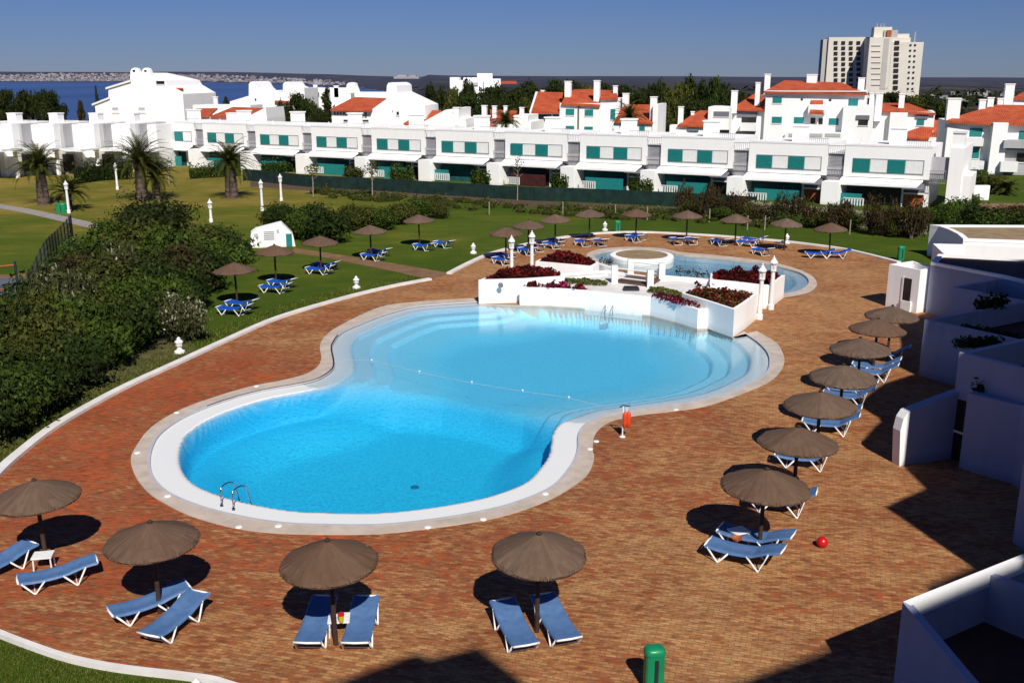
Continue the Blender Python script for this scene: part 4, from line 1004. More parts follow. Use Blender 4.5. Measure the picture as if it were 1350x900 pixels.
# ---------------- terrace row in front: eleven copies of one unit
TH = math.radians(28.5); WU = 9.3; X5, Y5 = -1.47, 115.0
def unit_pos(k): return (X5+(k-5)*WU*math.cos(TH), Y5-(k-5)*WU*math.sin(TH))
def make_unit():
    t = empty('terrace_house', (0, 0, 0), -TH)
    a, b = .80, WU-.78
    MB().box(a, b, 0, 9, 2.9, 5.85).box(a+.0, b, .9, 9, 0, 2.9).build('wall', 'white_plaster', t)
    mb = MB().box(a-.03, b+.03, -.03, .28, 5.8, 5.95).build('parapet', 'white_paint', t)
    MB().box(a+.2, b-.2, .25, 8.8, 5.6, 5.75).build('roof', 'kerb_white', t)
    # window strip: frame, two teal shutters, pale panels
    w0, w1, z0, z1 = a+.8, b-.6, 3.4, 4.6
    MB().box(w0, w1, -.05, .0, z1, z1+.08).box(w0, w1, -.05, 0, z0-.08, z0).box(w1, w1+.07, -.05, 0, z0-.08, z1+.08).build('window_frame', 'rail_grey', t)
    q = (w1-w0)/4
    for i in (0, 2):
        s_ = MB().box(w0+q*i+.02, w0+q*(i+1), -.07, .0, z0-.02, z1+.02)
        for k in range(9): s_.box(w0+q*i+.06, w0+q*(i+1)-.05, -.085, -.06, z0+.04+k*.13, z0+.12+k*.13)
        s_.build('shutter', 'teal_shutter', t)
    for i in (1, 3): MB().box(w0+q*i+.05, w0+q*(i+1)-.03, -.035, .0, z0+.02, z1-.02).box(w0+q*i+q*.5, w0+q*i+q*.5+.04, -.045, 0, z0+.02, z1-.02).build('window_panel', 'white_paint', t)
    # sloping canopy over the ground floor
    v = [(a-.3, -.7, 2.4), (b-.9, -.7, 2.4), (b-.5, 0, 2.85), (a-.1, 0, 2.85), (a-.3, -.7, 2.22), (b-.9, -.7, 2.22), (b-.5, 0, 2.7), (a-.1, 0, 2.7)]
    MB().add(v, [(0, 1, 2, 3), (7, 6, 5, 4), (4, 5, 1, 0), (5, 6, 2, 1), (7, 4, 0, 3)]).build('canopy', 'white_plaster', t)
    mb = MB().box(a-.3, b-.9, -.72, -.69, 2.15, 2.26)
    mb.build('canopy_fringe', 'white_paint', t)
    MB().box(a+.3, b-2.35, .55, .89, 0.0, 2.9).build('veranda_opening', 'dark_screen', t)
    MB().box(a+.9, b-2.4, -.42, -.38, 0.0, 1.35).build('screen', 'teal_shutter', t)
    v = [(b-2.2, -.7, 2.1), (b-.35, -.7, 2.1), (b-.35, .3, 2.5), (b-2.2, .3, 2.5)]
    MB().slab(v, .06).build('awning', 'grey_awning', t)
    MB().box(b-2.2, b-.35, .8, .89, 1.5, 2.5).build('upper_glass', 'grey_awning', t)
    MB().box(b-2.15, b-.4, .82, .88, 0, 1.5).build('door', 'dark_opening', t)
    mb = MB().box(b-2.35, b-2.2, .5, .9, 0, 2.2).box(b-2.35, b-.3, .5, .7, 1.45, 1.58); mb.build('door_frame', 'white_paint', t)
    mb = MB().box(a+.3, a+2.2, -.75, -.70, .9, .97).box(a+.3, a+2.2, -.75, -.70, .15, .2)
    for k in range(8): mb.box(a+.3+k*.26, a+.42+k*.26, -.75, -.70, .15, .95)
    mb.build('garden_rail', 'white_paint', t)
    # party wall: sloped buttress in front of the recess on the unit's high side
    MB().prism([(-.9, -1.3), (.7, -1.3), (.95, 1.0), (-.6, 1.0)], 0, 2.45).build('buttress', 'white_plaster', t)
    # stair recess on the high side
    r = MB().box(-.78, .8, .30, .5, 3.0, 5.0); r.build('recess_wall', 'grey_screen', t)
    mb = MB()
    for k in range(9): mb.box(-.76, .78, .26, .30, 3.85+k*.125, 3.88+k*.125)
    mb.build('slat', 'rail_grey', t)
    MB().box(-.78, .8, .6, .9, 2.3, 2.55).build('recess_floor', 'white_paint', t); MB().box(-.78, .8, .1, .9, 5.0, 5.08).build('recess_roof', 'white_paint', t)
    mb = MB().box(-.8, .8, 0.02, .06, 3.72, 3.78).box(-.8, .8, 0.02, .06, 2.62, 2.67)
    for k in range(11): mb.box(-.76+k*.15, -.735+k*.15, .02, .05, 2.62, 3.75)
    mb.build('railing', 'rail_grey', t)
    mb = MB().box(-.8, .8, 0.05, .09, 5.72, 5.78)
    for k in range(9): mb.box(-.76+k*.19, -.735+k*.19, .05, .08, 5.05, 5.75)
    mb.build('railing', 'rail_grey', t)
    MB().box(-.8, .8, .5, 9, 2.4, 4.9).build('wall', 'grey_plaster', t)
    # roof chimney box
    MB().box(4.3, 5.7, 3.0, 4.2, 5.7, 7.35).box(4.2, 5.8, 2.9, 4.3, 7.35, 7.5).build('chimney', 'white_plaster', t)
    for sx in (1.9,): MB().tube([(sx, 2.2, 5.8), (sx, 2.2, 6.35)], .06, 6).build('vent_pipe', 'white_paint', t)
    # roof terrace railing set back
    mb = MB()
    for k in range(12): mb.box(5.95+k*.2, 5.98+k*.2, 1.2, 1.23, 5.75, 6.3)
    mb.box(5.9, 8.3, 1.2, 1.24, 6.3, 6.35); mb.build('railing', 'rail_grey', t)
    tag(t, '', 'terraced house', 'white terraced houses with teal shutters'); return t
unit = make_unit()
UL = ['white terraced house at the seaward end of the row, behind the big palm', 'white terraced house behind the palm standing alone, second in the row', 'white terraced house, third from the sea, behind the first staked sapling', 'white terraced house, fourth from the sea, with an ochre front garden',
      'white terraced house, fifth from the sea, behind the second sapling', 'white terraced house, sixth from the sea, with white garden chairs', 'white terraced house in the middle with its shutters ajar and a dark red veranda', 'white terraced house, eighth from the sea, below the double red roofs',
      'white terraced house, ninth from the sea, below the white chimney group', 'white terraced house, tenth from the sea, with a rust coloured door wall', 'white terraced house at the inland end, with an open dark veranda']
for k in range(11):
    x, y = unit_pos(k-1); zs = -.25 if k >= 9 else 0
    o = unit if k == 0 else copy_tree(unit, None, None, UL[k]); o.location = (x, y, zs if k < 9 else -.25); o['label'] = UL[k]
    # individual differences
    for ch in list(o.children):
        nm = ch.name.split('.')[0]
        if nm == 'door' and k in (7, 9, 10): ch.data = ch.data.copy(); ch.data.materials[0] = MATS['rust_wall']
        if nm == 'screen' and k in (5, 10): ch.scale.x = .45
        if nm == 'screen' and k == 6: ch.data = ch.data.copy(); ch.data.materials[0] = MATS['dark_red']
        if nm == 'veranda_opening' and k in (6, 10): ch.data = ch.data.copy(); ch.data.materials[0] = MATS['dark_opening']
        if nm == 'shutter' and k == 6 and ch.location.x == 0: ch.location.x = .12*(1 if ch.name.endswith('1') else -1); ch.rotation_euler.z = 0
# end wall with tall chimney at the inland end
x, y = unit_pos(10)
t = empty('end_wall', (x, y, -.25), -TH, 'tall white end wall with chimney closing the terrace row inland', 'wall')
MB().box(.8, 2.0, -.1, 9, 0, 5.9).box(.85, 1.9, .2, 1.6, 5.9, 7.2).build('wall', 'white_plaster', t); MB().box(2.0, 2.8, 0, 6, 0, 3.4).build('side_wall', 'white_plaster', t)
MB().box(-.78, .8, .3, .5, 3.0, 5.0).build('recess_wall', 'grey_screen', t)
mb = MB().box(-.8, .8, 0.02, .06, 3.72, 3.78).box(-.8, .8, 0.02, .06, 2.62, 2.67)
for k in range(11): mb.box(-.76+k*.15, -.735+k*.15, .02, .05, 2.62, 3.75)
mb.build('railing', 'rail_grey', t); MB().box(.8, 1.95, .1, 1.7, 7.2, 7.32).build('chimney_cap', 'white_paint', t)
c = g(1300, 262); MB_ = MB().box(-1.0, 1.0, 0, .5, 0, 1.45); tag(MB_.build('garden_wall', 'white_plaster', None, loc=(*g(1290, 264), 0)), 'low white freestanding wall beside the end of the row', 'wall')
# ---------------- seaward row, stepped
def step_house(px0, dxp, Y, label, kind):
    f = Fac(px0, Y, math.radians(12), name='stepped_house', label=label, group='white stepped houses toward the sea')
    s = dxp/55.0
    f.box('wall', 'white_plaster', px0, 163, px0+20*s, d0=0, dep=8)
    f.box('side_wall', 'grey_plaster', px0+20*s, 163.5, px0+33*s, d0=1.2, dep=8)  # grey tone stands in for shading on the set-back wall
    f.box('rear_wall', 'white_plaster', px0+33*s, 164.5, px0+55.5*s, d0=3.0, dep=6)
    f.chim(px0+14*s, px0+27*s, 149, 160, 2.0)
    f.win(px0+40*s, 173, px0+44.5*s, 189, d0=3.0)
    f.box('canopy', 'white_paint', px0+20*s, 197, px0+58*s, 200, d0=-1.6, dep=4)
    f.box('opening', 'dark_opening', px0+24*s, 203, px0+50*s, 226, d0=1.1, dep=.05)
    f.box('pier', 'white_plaster', px0+22*s, 200, px0+25*s, d0=-1.4, dep=.4)
    f.box('opening', 'dark_opening', px0+3*s, 214, px0+14*s, 229, d0=-.06, dep=.05)
    mb = MB(); q0 = f.p(px0+33*s, 161, 3.1); q1 = f.p(px0+55*s, 165, 3.1)
    n = 14
    for k in range(n): x_ = q0[0]+(q1[0]-q0[0])*k/(n-1); mb.box(x_-.02, x_+.02, 3.1, 3.14, q1[1], q1[1]+.55)
    mb.box(q0[0], q1[0], 3.1, 3.15, q1[1]+.52, q1[1]+.58); mb.build('railing', 'white_paint', f.e)
for k, (px0, Y) in enumerate(((-54, 121), (-5, 124), (50, 127), (103, 130), (151, 133))):
    step_house(px0, 54, Y, ['white stepped house at the very sea end, cut by the picture edge', 'white stepped house behind the first palm', 'white stepped house with a white canopy between two palms', 'white stepped house below the tall gabled house', 'white stepped house joining the row of teal shutters'][k], k)
# ---------------- houses behind the row
f = Fac(185, 172, math.radians(6), name='gabled_house', label='tall white gabled house with two round topped chimneys against the sea')
f.poly('wall', 'white_plaster', [(125, 138), (143, 129.5), (143, 117), (172, 107), (172, 96), (200, 102), (218, 106.5), (222, 113), (241, 124)], 0, 14)
f.poly('eave', 'white_paint', [(121, 137), (121, 139.5), (144, 130.5), (144, 128)], -.3, 14.6, close=False); f.poly('eave', 'white_paint', [(139, 115.5), (139, 118), (172, 108), (172, 105.5)], -.3, 14.6, close=False)
for cx in (177, 192):
    f.poly('chimney', 'white_plaster', [(cx-5.5, 104), (cx-5, 94), (cx-3.5, 91), (cx, 89.5), (cx+3.5, 91), (cx+6, 97), (cx+9, 104)], 2, 1.2, close=False); f.win(cx-2, 92.5, cx+1.5, 95, 'dark_opening', 2.0, 'vent', False)
for a, b, c_, d_ in ((147, 141, 157, 149), (182, 141, 192, 149), (184, 164, 193, 172)):
    f.win(a, b, c_, d_, 'white_paint', 0, 'window', True); f.win(a+1, b+1, c_-1, b+4, 'grey_screen', -.03, 'pane', False)
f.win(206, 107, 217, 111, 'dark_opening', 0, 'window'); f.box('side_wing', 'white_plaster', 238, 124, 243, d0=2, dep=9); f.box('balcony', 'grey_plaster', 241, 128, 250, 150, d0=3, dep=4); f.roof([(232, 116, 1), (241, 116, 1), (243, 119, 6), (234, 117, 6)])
f = Fac(300, 152, math.radians(8), name='red_roofed_house', label='low house with two joined orange roofs behind the palm')
f.box('wall', 'white_plaster', 247, 153.5, 348, d0=.3, dep=8)
f.roof([(247, 153, 0), (276, 152.5, 0), (287, 142.5, 6), (259, 143, 6)]); f.roof([(277, 153, 0), (323, 155, 0), (348, 142.5, 7), (307, 141, 7)])
f.poly('gable', 'white_plaster', [(322, 156), (350, 142), (352, 156)], .2, 7.5); f.box('rear_wall', 'white_plaster', 254, 138.5, 330, d0=8, dep=5); f.chim(281, 286, 127.5, 139, 8); f.chim(298, 313, 149, 160, -.6)
f = Fac(330, 178, math.radians(6), name='horn_chimney_house', label='white house with two horn shaped chimneys against the sea')
f.poly('wall', 'white_plaster', [(303, 134), (328, 126.5), (328, 111), (330, 108.5), (333, 107.5), (336, 109), (340, 116), (347, 122.5), (353, 123.5), (354, 119.5), (358, 119.5), (359, 124), (363, 121), (368, 120), (369, 124), (373, 122), (373, 111), (376, 108), (380, 108), (384, 114), (389, 116), (401, 116), (402, 127)], 0, 8)
f.roof([(362, 133, -.5), (382, 134, -.5), (382, 130, 3), (364, 129, 3)]); f.win(336, 130, 338, 133, 'dark_opening', 0, 'vent', False)
f = Fac(412, 190, 0, name='white_villa', label='small white villa with chimneys between the two cypress trees')
f.poly('wall', 'white_plaster', [(403, 124), (404, 119), (411, 120), (411, 116), (428, 117), (429, 128)], 0, 8); f.roof([(404, 128, -.5), (410, 131, -.5), (410, 125, 2), (405, 123, 2)]); f.chim(413, 418, 112, 118, 1); f.win(418, 122, 421, 128, 'dark_opening', 0, 'window')
f.box('rear_wall', 'white_plaster', 428, 116, 462, d0=6, dep=4); f.chim(440, 446, 113, 118, 6)
f = Fac(500, 150, math.radians(10), name='arcade_house', label='white house with an orange roof, arcaded loft and horn chimney')
f.box('wall', 'white_plaster', 437, 146, 490, d0=.3, dep=9); f.roof([(435.5, 144, -.4), (489, 145.5, -.4), (511, 129.5, 6), (467, 128, 6)])
for k in range(5): f.win(440+4*k, 147.5, 442.5+4*k, 151.5, 'grey_awning', .3, 'arch', False)
for k in range(5): f.win(463+4.4*k, 147.5, 466+4.4*k, 155.5, 'grey_awning', .3, 'arch', False)
f.win(463, 158, 486, 160.5, 'window_dark', .3, 'window'); f.win(453, 158, 459, 160.5, 'window_dark', .3, 'window')
f.poly('gable', 'white_plaster', [(488, 146), (509, 131), (510, 113), (512, 109.5), (516, 108.8), (520, 110), (523, 113), (524, 122), (560, 139), (561, 160)], .2, 8)
f.win(517, 146, 518, 147, 'dark_opening', .15, 'vent', False); f.win(523, 147.5, 526, 151.5, 'dark_opening', .15, 'window'); f.box('rear_wall', 'white_plaster', 467, 121.5, 511, d0=8, dep=3)
f.poly('chimney', 'white_plaster', [(456, 124), (457, 112), (459, 109.5), (463, 108.8), (467, 110), (468, 114), (471, 122)], 8, 1.5, close=False)
f = Fac(575, 146, math.radians(10), name='small_gabled_house', label='small white gabled house with one orange roof slope and chimney')
f.roof([(532, 162.5, 0), (552, 165.5, 0), (582, 145.5, 7), (561, 145, 7)]); f.poly('wall', 'white_plaster', [(552, 164), (587, 145), (597, 150), (598, 143), (605, 143), (605, 157), (614, 157), (615, 165)], .2, 8); f.box('side_wall', 'white_plaster', 534, 163.5, 553, d0=.4, dep=6); f.chim(597.5, 605, 141.5, 152, .1)
f = Fac(655, 150, math.radians(14), name='chimney_cottage', label='small white cottage with orange roof and four white chimneys')
f.box('wall', 'white_plaster', 624, 160, 700, d0=1, dep=9); f.roof([(631, 167, 0), (655, 168, 0), (650, 150, 5), (633, 157, 3)]); f.roof([(647, 157, .5), (677, 157, .5), (682, 146, 6), (646, 144.5, 6)])
for a in ((635, 641, 139, 158), (649, 654, 139.5, 158), (685, 690, 141.5, 158), (664, 668, 139.5, 148)): f.chim(*a, 1)
f.box('end_wall', 'white_plaster', 677, 152, 696, d0=.6, dep=7)
f = Fac(750, 158, math.radians(16), name='double_red_roof_house', label='large white house with stepped orange roofs and tall chimneys behind the row')
f.box('wall', 'white_plaster', 705, 147, 739, d0=.6, dep=10); f.roof([(700, 148, 0), (738, 147.5, 0), (742.5, 122, 8), (709, 121, 8)]); f.roof([(698, 147, -.2), (700, 148, -.2), (709, 121, 8), (706, 121, 8)], name='roof_edge', mat='white_paint')
f.win(708, 151, 727, 160, 'window_dark', .6, 'window'); f.win(729, 151, 736.5, 160.5, 'window_dark', .6, 'window')
f.box('tower_wall', 'white_plaster', 738, 136, 791, d0=-.4, dep=9); f.roof([(740, 136.5, -.8), (791, 139, -.8), (794, 123, 7), (782, 117.5, 8), (757, 118, 8), (747, 122, 4)])
for a in ((746, 143.5, 757, 152), (771, 144.5, 782, 153), (746, 166, 757, 172.5), (770.5, 167, 781.5, 173)): f.win(*a, d0=-.4)
f.box('downpipe', 'bark', 762, 138, 762.7, 178, d0=-.6, dep=.15); f.box('wall', 'white_plaster', 791.5, 130, 816, d0=.8, dep=8); f.roof([(791, 130, .4), (815, 129, .4), (812, 119.5, 6), (791, 118.5, 6)])
for a in ((744.5, 752, 107, 126, 2), (783, 790, 106, 126, 1), (808.5, 813.5, 113, 124, 4), (821, 828, 123, 146, 1.5), (713, 717, 119, 124, 8)): f.chim(*a)
f.win(805, 144, 811, 158, d0=.8)
f = Fac(840, 150, math.radians(16), name='low_red_roof_house', label='low white house with one orange roof behind a small palm')
f.roof([(810, 160, 0), (861, 161.5, 0), (858, 138, 8), (824, 138, 8), (819, 143, 5)]); f.box('wall', 'white_plaster', 809, 160, 862, d0=.4, dep=8); f.box('end_wall', 'white_plaster', 861, 138, 868, d0=.2, dep=9); f.chim(857.5, 865, 127.5, 148, 1); f.win(843, 166, 850, 174, d0=.4)
f = Fac(915, 150, math.radians(18), name='awning_house', label='small white house with orange hipped roof and grey awning')
f.roof([(893, 165, 0), (937, 166, 0), (934, 146, 6), (923, 145.5, 6), (911, 152, 4)]); f.box('wall', 'white_plaster', 891, 164.5, 938, d0=.4, dep=8); f.box('wall', 'white_plaster', 934, 141, 962, d0=2.2, dep=7)
f.win(941, 147, 961, 154, 'grey_awning', 2.2, 'opening'); f.win(937, 171, 961, 178.5, 'dark_opening', 2.2, 'opening'); f.win(906, 169, 921, 173, 'grey_awning', .3, 'awning', False); f.win(908, 174, 919, 182.5, d0=.4); f.chim(894.5, 900, 140.5, 160, 1); f.box('garden_wall', 'white_plaster', 883, 165, 891, d0=-.2, dep=2)
f.chim(964.5, 971.5, 119.5, 136, 6); f.chim(911, 915, 147, 152, 4)
f = Fac(1080, 150, math.radians(20), name='apartment_house', label='large white apartment house with orange hipped roofs and teal shutters')
f.box('wall', 'white_plaster', 962, 143.5, 1013, d0=.8, dep=10); f.roof([(963, 143.5, .2), (1013, 145.5, .2), (1010, 124.5, 8), (994, 124, 7)])
f.win(972, 147, 998, 155, 'grey_awning', .7, 'awning', False); f.win(978, 153, 997, 162, 'window_dark', .8, 'window'); f.win(970, 175, 995, 182, 'window_dark', .8, 'window'); f.win(971, 173, 996, 176, 'grey_awning', .7, 'awning', False); f.box('balcony', 'white_paint', 976, 163, 996, 173, d0=-.6, dep=1.4)
f.box('wall', 'white_plaster', 1010, 119.5, 1143, d0=0, dep=12); f.roof([(1007, 120.5, -.6), (1144, 123.5, -.6), (1110, 109, 7), (1034, 106, 7)]); f.box('eave', 'white_paint', 1009, 119.5, 1143, 121.5, d0=-.5, dep=.5)
for a in ((1019, 128, 1030.5, 136), (1018, 154, 1030.5, 162.5), (1047, 154.5, 1059, 163), (1093, 156, 1105, 165), (1119, 131, 1131, 140)): f.win(*a, d0=0)
f.roof([(1068, 148, -1.4), (1086, 149, -1.4), (1085, 131, .1), (1069, 131, .1)]); f.box('dormer_wall', 'white_plaster', 1066, 138, 1088, 150, d0=-1.1, dep=1.1)
for a in ((1069, 155.5, 1074.5, 163.5), (1079.5, 156, 1084.5, 164)): f.win(*a, 'window_dark', 0, 'window')
for a in ((1056, 130, 1058.5, 132.5), (1093, 131, 1096, 133.5)): f.win(*a, 'window_dark', 0, 'window', False)
for a in ((1008.5, 1014.5, 97.5, 116, 1), (996.5, 1002, 108.5, 126, 2), (1064, 1076.5, 98, 108, 6), (1132, 1139, 102.5, 119, 2), (1147, 1153.5, 122.5, 142, -.3), (1155.5, 1162.5, 122.5, 146, -.6), (1186, 1192, 123.5, 138, 3)): f.chim(*a)
f.box('terrace_wall', 'white_plaster', 1035, 174, 1112, d0=-2.5, dep=2)
for k in range(3): f.win(1040+24*k, 176, 1060+24*k, 181, 'grey_screen', -2.5, 'opening', False)
f.box('end_wing', 'white_plaster', 1112, 140, 1153, d0=-1.4, dep=8); f.win(1129, 152, 1146, 158, 'grey_awning', -1.5, 'awning', False); f.win(1132, 157, 1144, 165.5, 'window_dark', -1.4, 'window')
f.box('wall', 'white_plaster', 1150, 147, 1233, d0=.4, dep=9); f.roof([(1152, 146, 0), (1234, 149.5, 0), (1198, 136.5, 7), (1161, 135.5, 7)]); f.box('bay', 'white_plaster', 1174, 148.5, 1197, d0=-.6, dep=1.0); f.win(1207, 151, 1223, 157, 'grey_awning', .3, 'awning', False); f.win(1209, 156, 1218, 165.5, d0=.4)
f.roof([(1179, 179, -3), (1224, 183.5, -3), (1231, 168, .3), (1215, 167, .3)]); f.roof([(1224, 180, -1), (1246, 176, -1), (1246, 161, 4), (1230, 157.5, 4)]); f.box('porch_wall', 'white_plaster', 1180, 181, 1248, d0=-2.4, dep=3)
f = Fac(1290, 128, math.radians(16), name='corner_apartment_house', label='white apartment house at the picture edge with orange roof and balconies')
f.box('wall', 'white_plaster', 1250, 160, 1311, d0=0, dep=10); f.box('corner_tower', 'white_plaster', 1310, 162, 1330, d0=-1.6, dep=8); f.box('wall', 'white_plaster', 1329, 161, 1420, d0=0, dep=9)
f.roof([(1247, 159, -.5), (1311, 163, -.9), (1420, 162, -.9), (1420, 140, 8), (1314, 138, 8), (1266, 152, 3)])
for a in ((1250.5, 1265, 129.5, 154, 1), (1292, 1299, 131, 144, 6), (1303, 1309.5, 128.5, 141, 7), (1316, 1322, 129.5, 140, 8), (1326.5, 1335, 110.5, 139, 9)): f.chim(*a)
f.roof([(1336, 129, 9), (1400, 131, 9), (1400, 121, 14), (1350, 121, 14)]); f.box('rear_wall', 'white_plaster', 1337, 129, 1400, d0=9.3, dep=6)
f.win(1279, 169, 1294, 180.5, d0=0); f.win(1344, 173, 1356, 184, d0=0); f.win(1268, 194, 1290, 211, 'window_dark', 0, 'window'); f.win(1283, 196, 1290, 209, d0=-.04)
f.box('balcony', 'white_paint', 1268, 182, 1296, 193, d0=-.9, dep=.9); f.box('balcony', 'white_paint', 1280, 212, 1297, 224, d0=-.9, dep=.9); f.box('balcony', 'grey_plaster', 1324, 185, 1420, 197, d0=-2.2, dep=2.2); f.box('wall', 'grey_plaster', 1315, 197, 1420, d0=-1.0, dep=1); f.box('balcony', 'white_paint', 1320, 213, 1341, 227, d0=-2.4, dep=1.2); f.win(1341, 202, 1360, 214, 'window_dark', -1.0, 'window'); f.win(1337, 233, 1360, 244, 'window_dark', -1.0, 'window')
# ---------------- tower block
f = Fac(1150, 545, math.radians(10), zb=-6, name='tower_block', label='tall pale tower block with rows of balconies on the skyline', cat='building')
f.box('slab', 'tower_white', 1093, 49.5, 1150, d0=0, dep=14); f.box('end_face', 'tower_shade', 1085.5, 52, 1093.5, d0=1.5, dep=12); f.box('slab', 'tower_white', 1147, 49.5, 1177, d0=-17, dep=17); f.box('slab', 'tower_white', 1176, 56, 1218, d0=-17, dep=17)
f.box('slab', 'tower_white', 1176.5, 50, 1200, 58, d0=-15, dep=14)
f.box('penthouse', 'tower_white', 1153, 36, 1175, 52, d0=-13, dep=9); f.box('penthouse', 'tower_shade', 1166, 40, 1183, 52, d0=-14, dep=3); f.box('penthouse', 'tower_white', 1170, 45, 1198, 56, d0=-13.5, dep=9); f.box('roof_cabin', 'rust_wall', 1170, 40, 1175, 49, d0=-15.2, dep=1)
for x in (1156, 1161, 1165, 1206): f.box('mast', 'rail_grey', x, 31 if x < 1200 else 42, x+.5, 40 if x < 1200 else 57, d0=-10, dep=.4)
for c_ in range(4):
    x0 = 1099.5+10*c_
    for r_ in range(9): f.box('balcony', 'window_dark', x0, 54.5+7.0*r_, x0+4.6, 59+7.0*r_, d0=-.35, dep=.36)
for r_ in range(9):
    f.box('balcony', 'window_dark', 1179.5-.25*r_, 54+7.4*r_, 1185.5-.25*r_, 59+7.4*r_, d0=-17.35, dep=.36)
    for c_ in range(2): f.box('window', 'window_dark', 1199.5+6*c_-.45*r_, 58.5+7.2*r_, 1201.8+6*c_-.45*r_, 60.8+7.2*r_, d0=-17.35, dep=.36)
for r_ in range(8): f.box('ledge', 'tower_shade', 1149, 60+7.4*r_, 1161, 60.7+7.4*r_, d0=-17.4, dep=.5)
f.box('stair_slot', 'tower_shade', 1165.8, 51, 1166.6, 118, d0=-17.15, dep=.2)
# ---------------- distant white buildings
f = Fac(630, 420, 0, zb=-8, name='distant_hotel', label='low white building group showing above the pines', cat='building')
f.box('wall', 'white_plaster', 593, 102, 605, d0=0, dep=15); f.box('wall', 'white_plaster', 604, 106, 630, d0=4, dep=15); f.box('wall', 'white_plaster', 611, 102.5, 640, d0=8, dep=12); f.box('wall', 'white_plaster', 629, 97, 649, 104, d0=14, dep=8); f.box('wall', 'white_plaster', 638, 104, 660, d0=6, dep=12); f.box('awning', 'grey_screen', 618, 109, 630, 113, d0=3.5, dep=.5)
f.roof([(660, 110, 10), (682, 110, 10), (680, 107, 16), (662, 107, 16)])
f = Fac(710, 700, 0, zb=-12, name='distant_white_block', label='long low white block on the distant ridge above the sandbank', cat='building')
p = f
f = Fac(538, 2600, 0, zb=-30, name='distant_resort', label='long low white resort on the far hillside across the water', cat='building')
f.box('wall', 'far_house_white', 519, 101, 552, 104, d0=0, dep=60); f.box('wall', 'far_house_white', 524, 99, 536, 101.5, d0=10, dep=40); f.box('wall', 'far_house_white', 540, 99.5, 548, 101.5, d0=10, dep=40)
bpy.data.objects.remove(p.e)
# ================================================================ FENCES
fpx = [(322,239),(330,238.5),(412,247),(494,251.5),(577,257),(700,264.5),(755,266),(900,273),(995,279)]
P = G(fpx); c = P[0]; t = empty('windbreak_fence', (*c, 0), 0, 'long dark green mesh windbreak in front of the terraced houses', 'fence')
lp = [(x-c[0], y-c[1]) for x, y in P]; mb = MB(); ribbon(mb, catmull(lp, 4), .06, 0, 1.35); mb.build('mesh_panel', 'windbreak', t)
for x, y in catmull(lp, 4)[::2]: MB().tube([(x, y-.06, 0), (x, y-.06, 1.45)], .04, 6).build('post', 'iron', t)
P = G([(40,420),(62,362),(80,340),(97,318)]); c = P[0]; t = empty('court_fence', (*c, 0), 0, 'thin dark mesh fence running between the sports court and shrubs', 'fence')
lp = catmull([(x-c[0], y-c[1]) for x, y in P], 5)
for x, y in lp: MB().tube([(x, y, 0), (x, y, 2.0)], .04, 6).build('post', 'iron', t)
for zz in (.05, .5, 1.0, 1.5, 1.95): mb = MB(); mb.tube([(x, y, zz) for x, y in lp], .012, 4); mb.build('wire', 'iron', t)
mb = MB()
for i in range(len(lp)-1):
    for k in range(12):
        x = lp[i][0]+(lp[i+1][0]-lp[i][0])*k/12; y = lp[i][1]+(lp[i+1][1]-lp[i][1])*k/12; mb.tube([(x, y, .05), (x, y, 1.95)], .006, 3, cap=False)
mb.build('mesh', 'iron', t)
for k, (px, py, hh) in enumerate(((25,388,1.9), (9,400,1.0))):
    t = empty('net_post', (*g(px, py), 0), 0, ['dark tall net post on the sports court', 'short dark post on the sports court with white fittings'][k], 'post'); MB().tube([(0, 0, 0), (0, 0, hh)], .07, 8).build('pole', 'iron', t); MB().lathe([(.13, 0), (.13, .05), (.07, .08)], 10).build('base', 'iron', t)
    MB().tube([(0, 0, hh-.2), (-1.6, -.1, hh-.35)], .05, 6).build('arm', 'rust_wall', t)
for k, (px, py) in enumerate(((645,283),(742,283),(811,287),(853,290),(935,293),(985,303),(1008,303),(1120,309),(1225,318))):
    o = MB().tube([(0, 0, 0), (0, 0, 1.15)], .05, 6).build('garden_stake', 'pale_bark', None, loc=(*g(px, py), 0)); tag(o, 'short pale wooden stake at the edge of the scrub strip', 'stake', 'stakes along the scrub strip')
# ================================================================ PALMS
def palm_mesh(R, n, seed, up=.75, leaf=.45, rise=1.0):
    r = np.random.default_rng(seed); mb = MB()
    for i in range(n):
        th = i*2.39996+r.random()*.3; u = (i+.5)/n
        el = math.radians(86-92*u**1.1+r.normal()*6); Lf = R*(.85+.3*r.random()); seg = 9
        p = Vector((0, 0, 0)); pts = [p.copy()]; e = el
        for k in range(seg):
            p = p+Vector((math.cos(th)*math.cos(e), math.sin(th)*math.cos(e), math.sin(e)))*(Lf/seg); e -= math.radians(4.5+4*r.random()+6*k/seg); pts.append(p.copy())
        mb.tube(pts, .035, 3, .008, cap=False); side = Vector((-math.sin(th), math.cos(th), 0)); col = .25+.5*(1-u)+r.normal()*.12
        for k in range(1, 24):
            q = k/24*seg; a = int(q); P_ = pts[a].lerp(pts[a+1], q-a); d = (pts[a+1]-pts[a]).normalized(); nn = side.cross(d)
            l = leaf*math.sin(math.pi*min(1, .18+.82*k/24))**.6*(1.15-.55*k/24)
            for s in (-1, 1):
                tip = P_+(side*s*.75+d*.65+nn*(-.35+.3*r.random()))*l; w = d*.045
                mb.add([P_-w, P_+w, tip+w*.3, tip-w*.3], [(0, 1, 2, 3)], [min(1, max(0, col+r.normal()*.12))])
    return mb
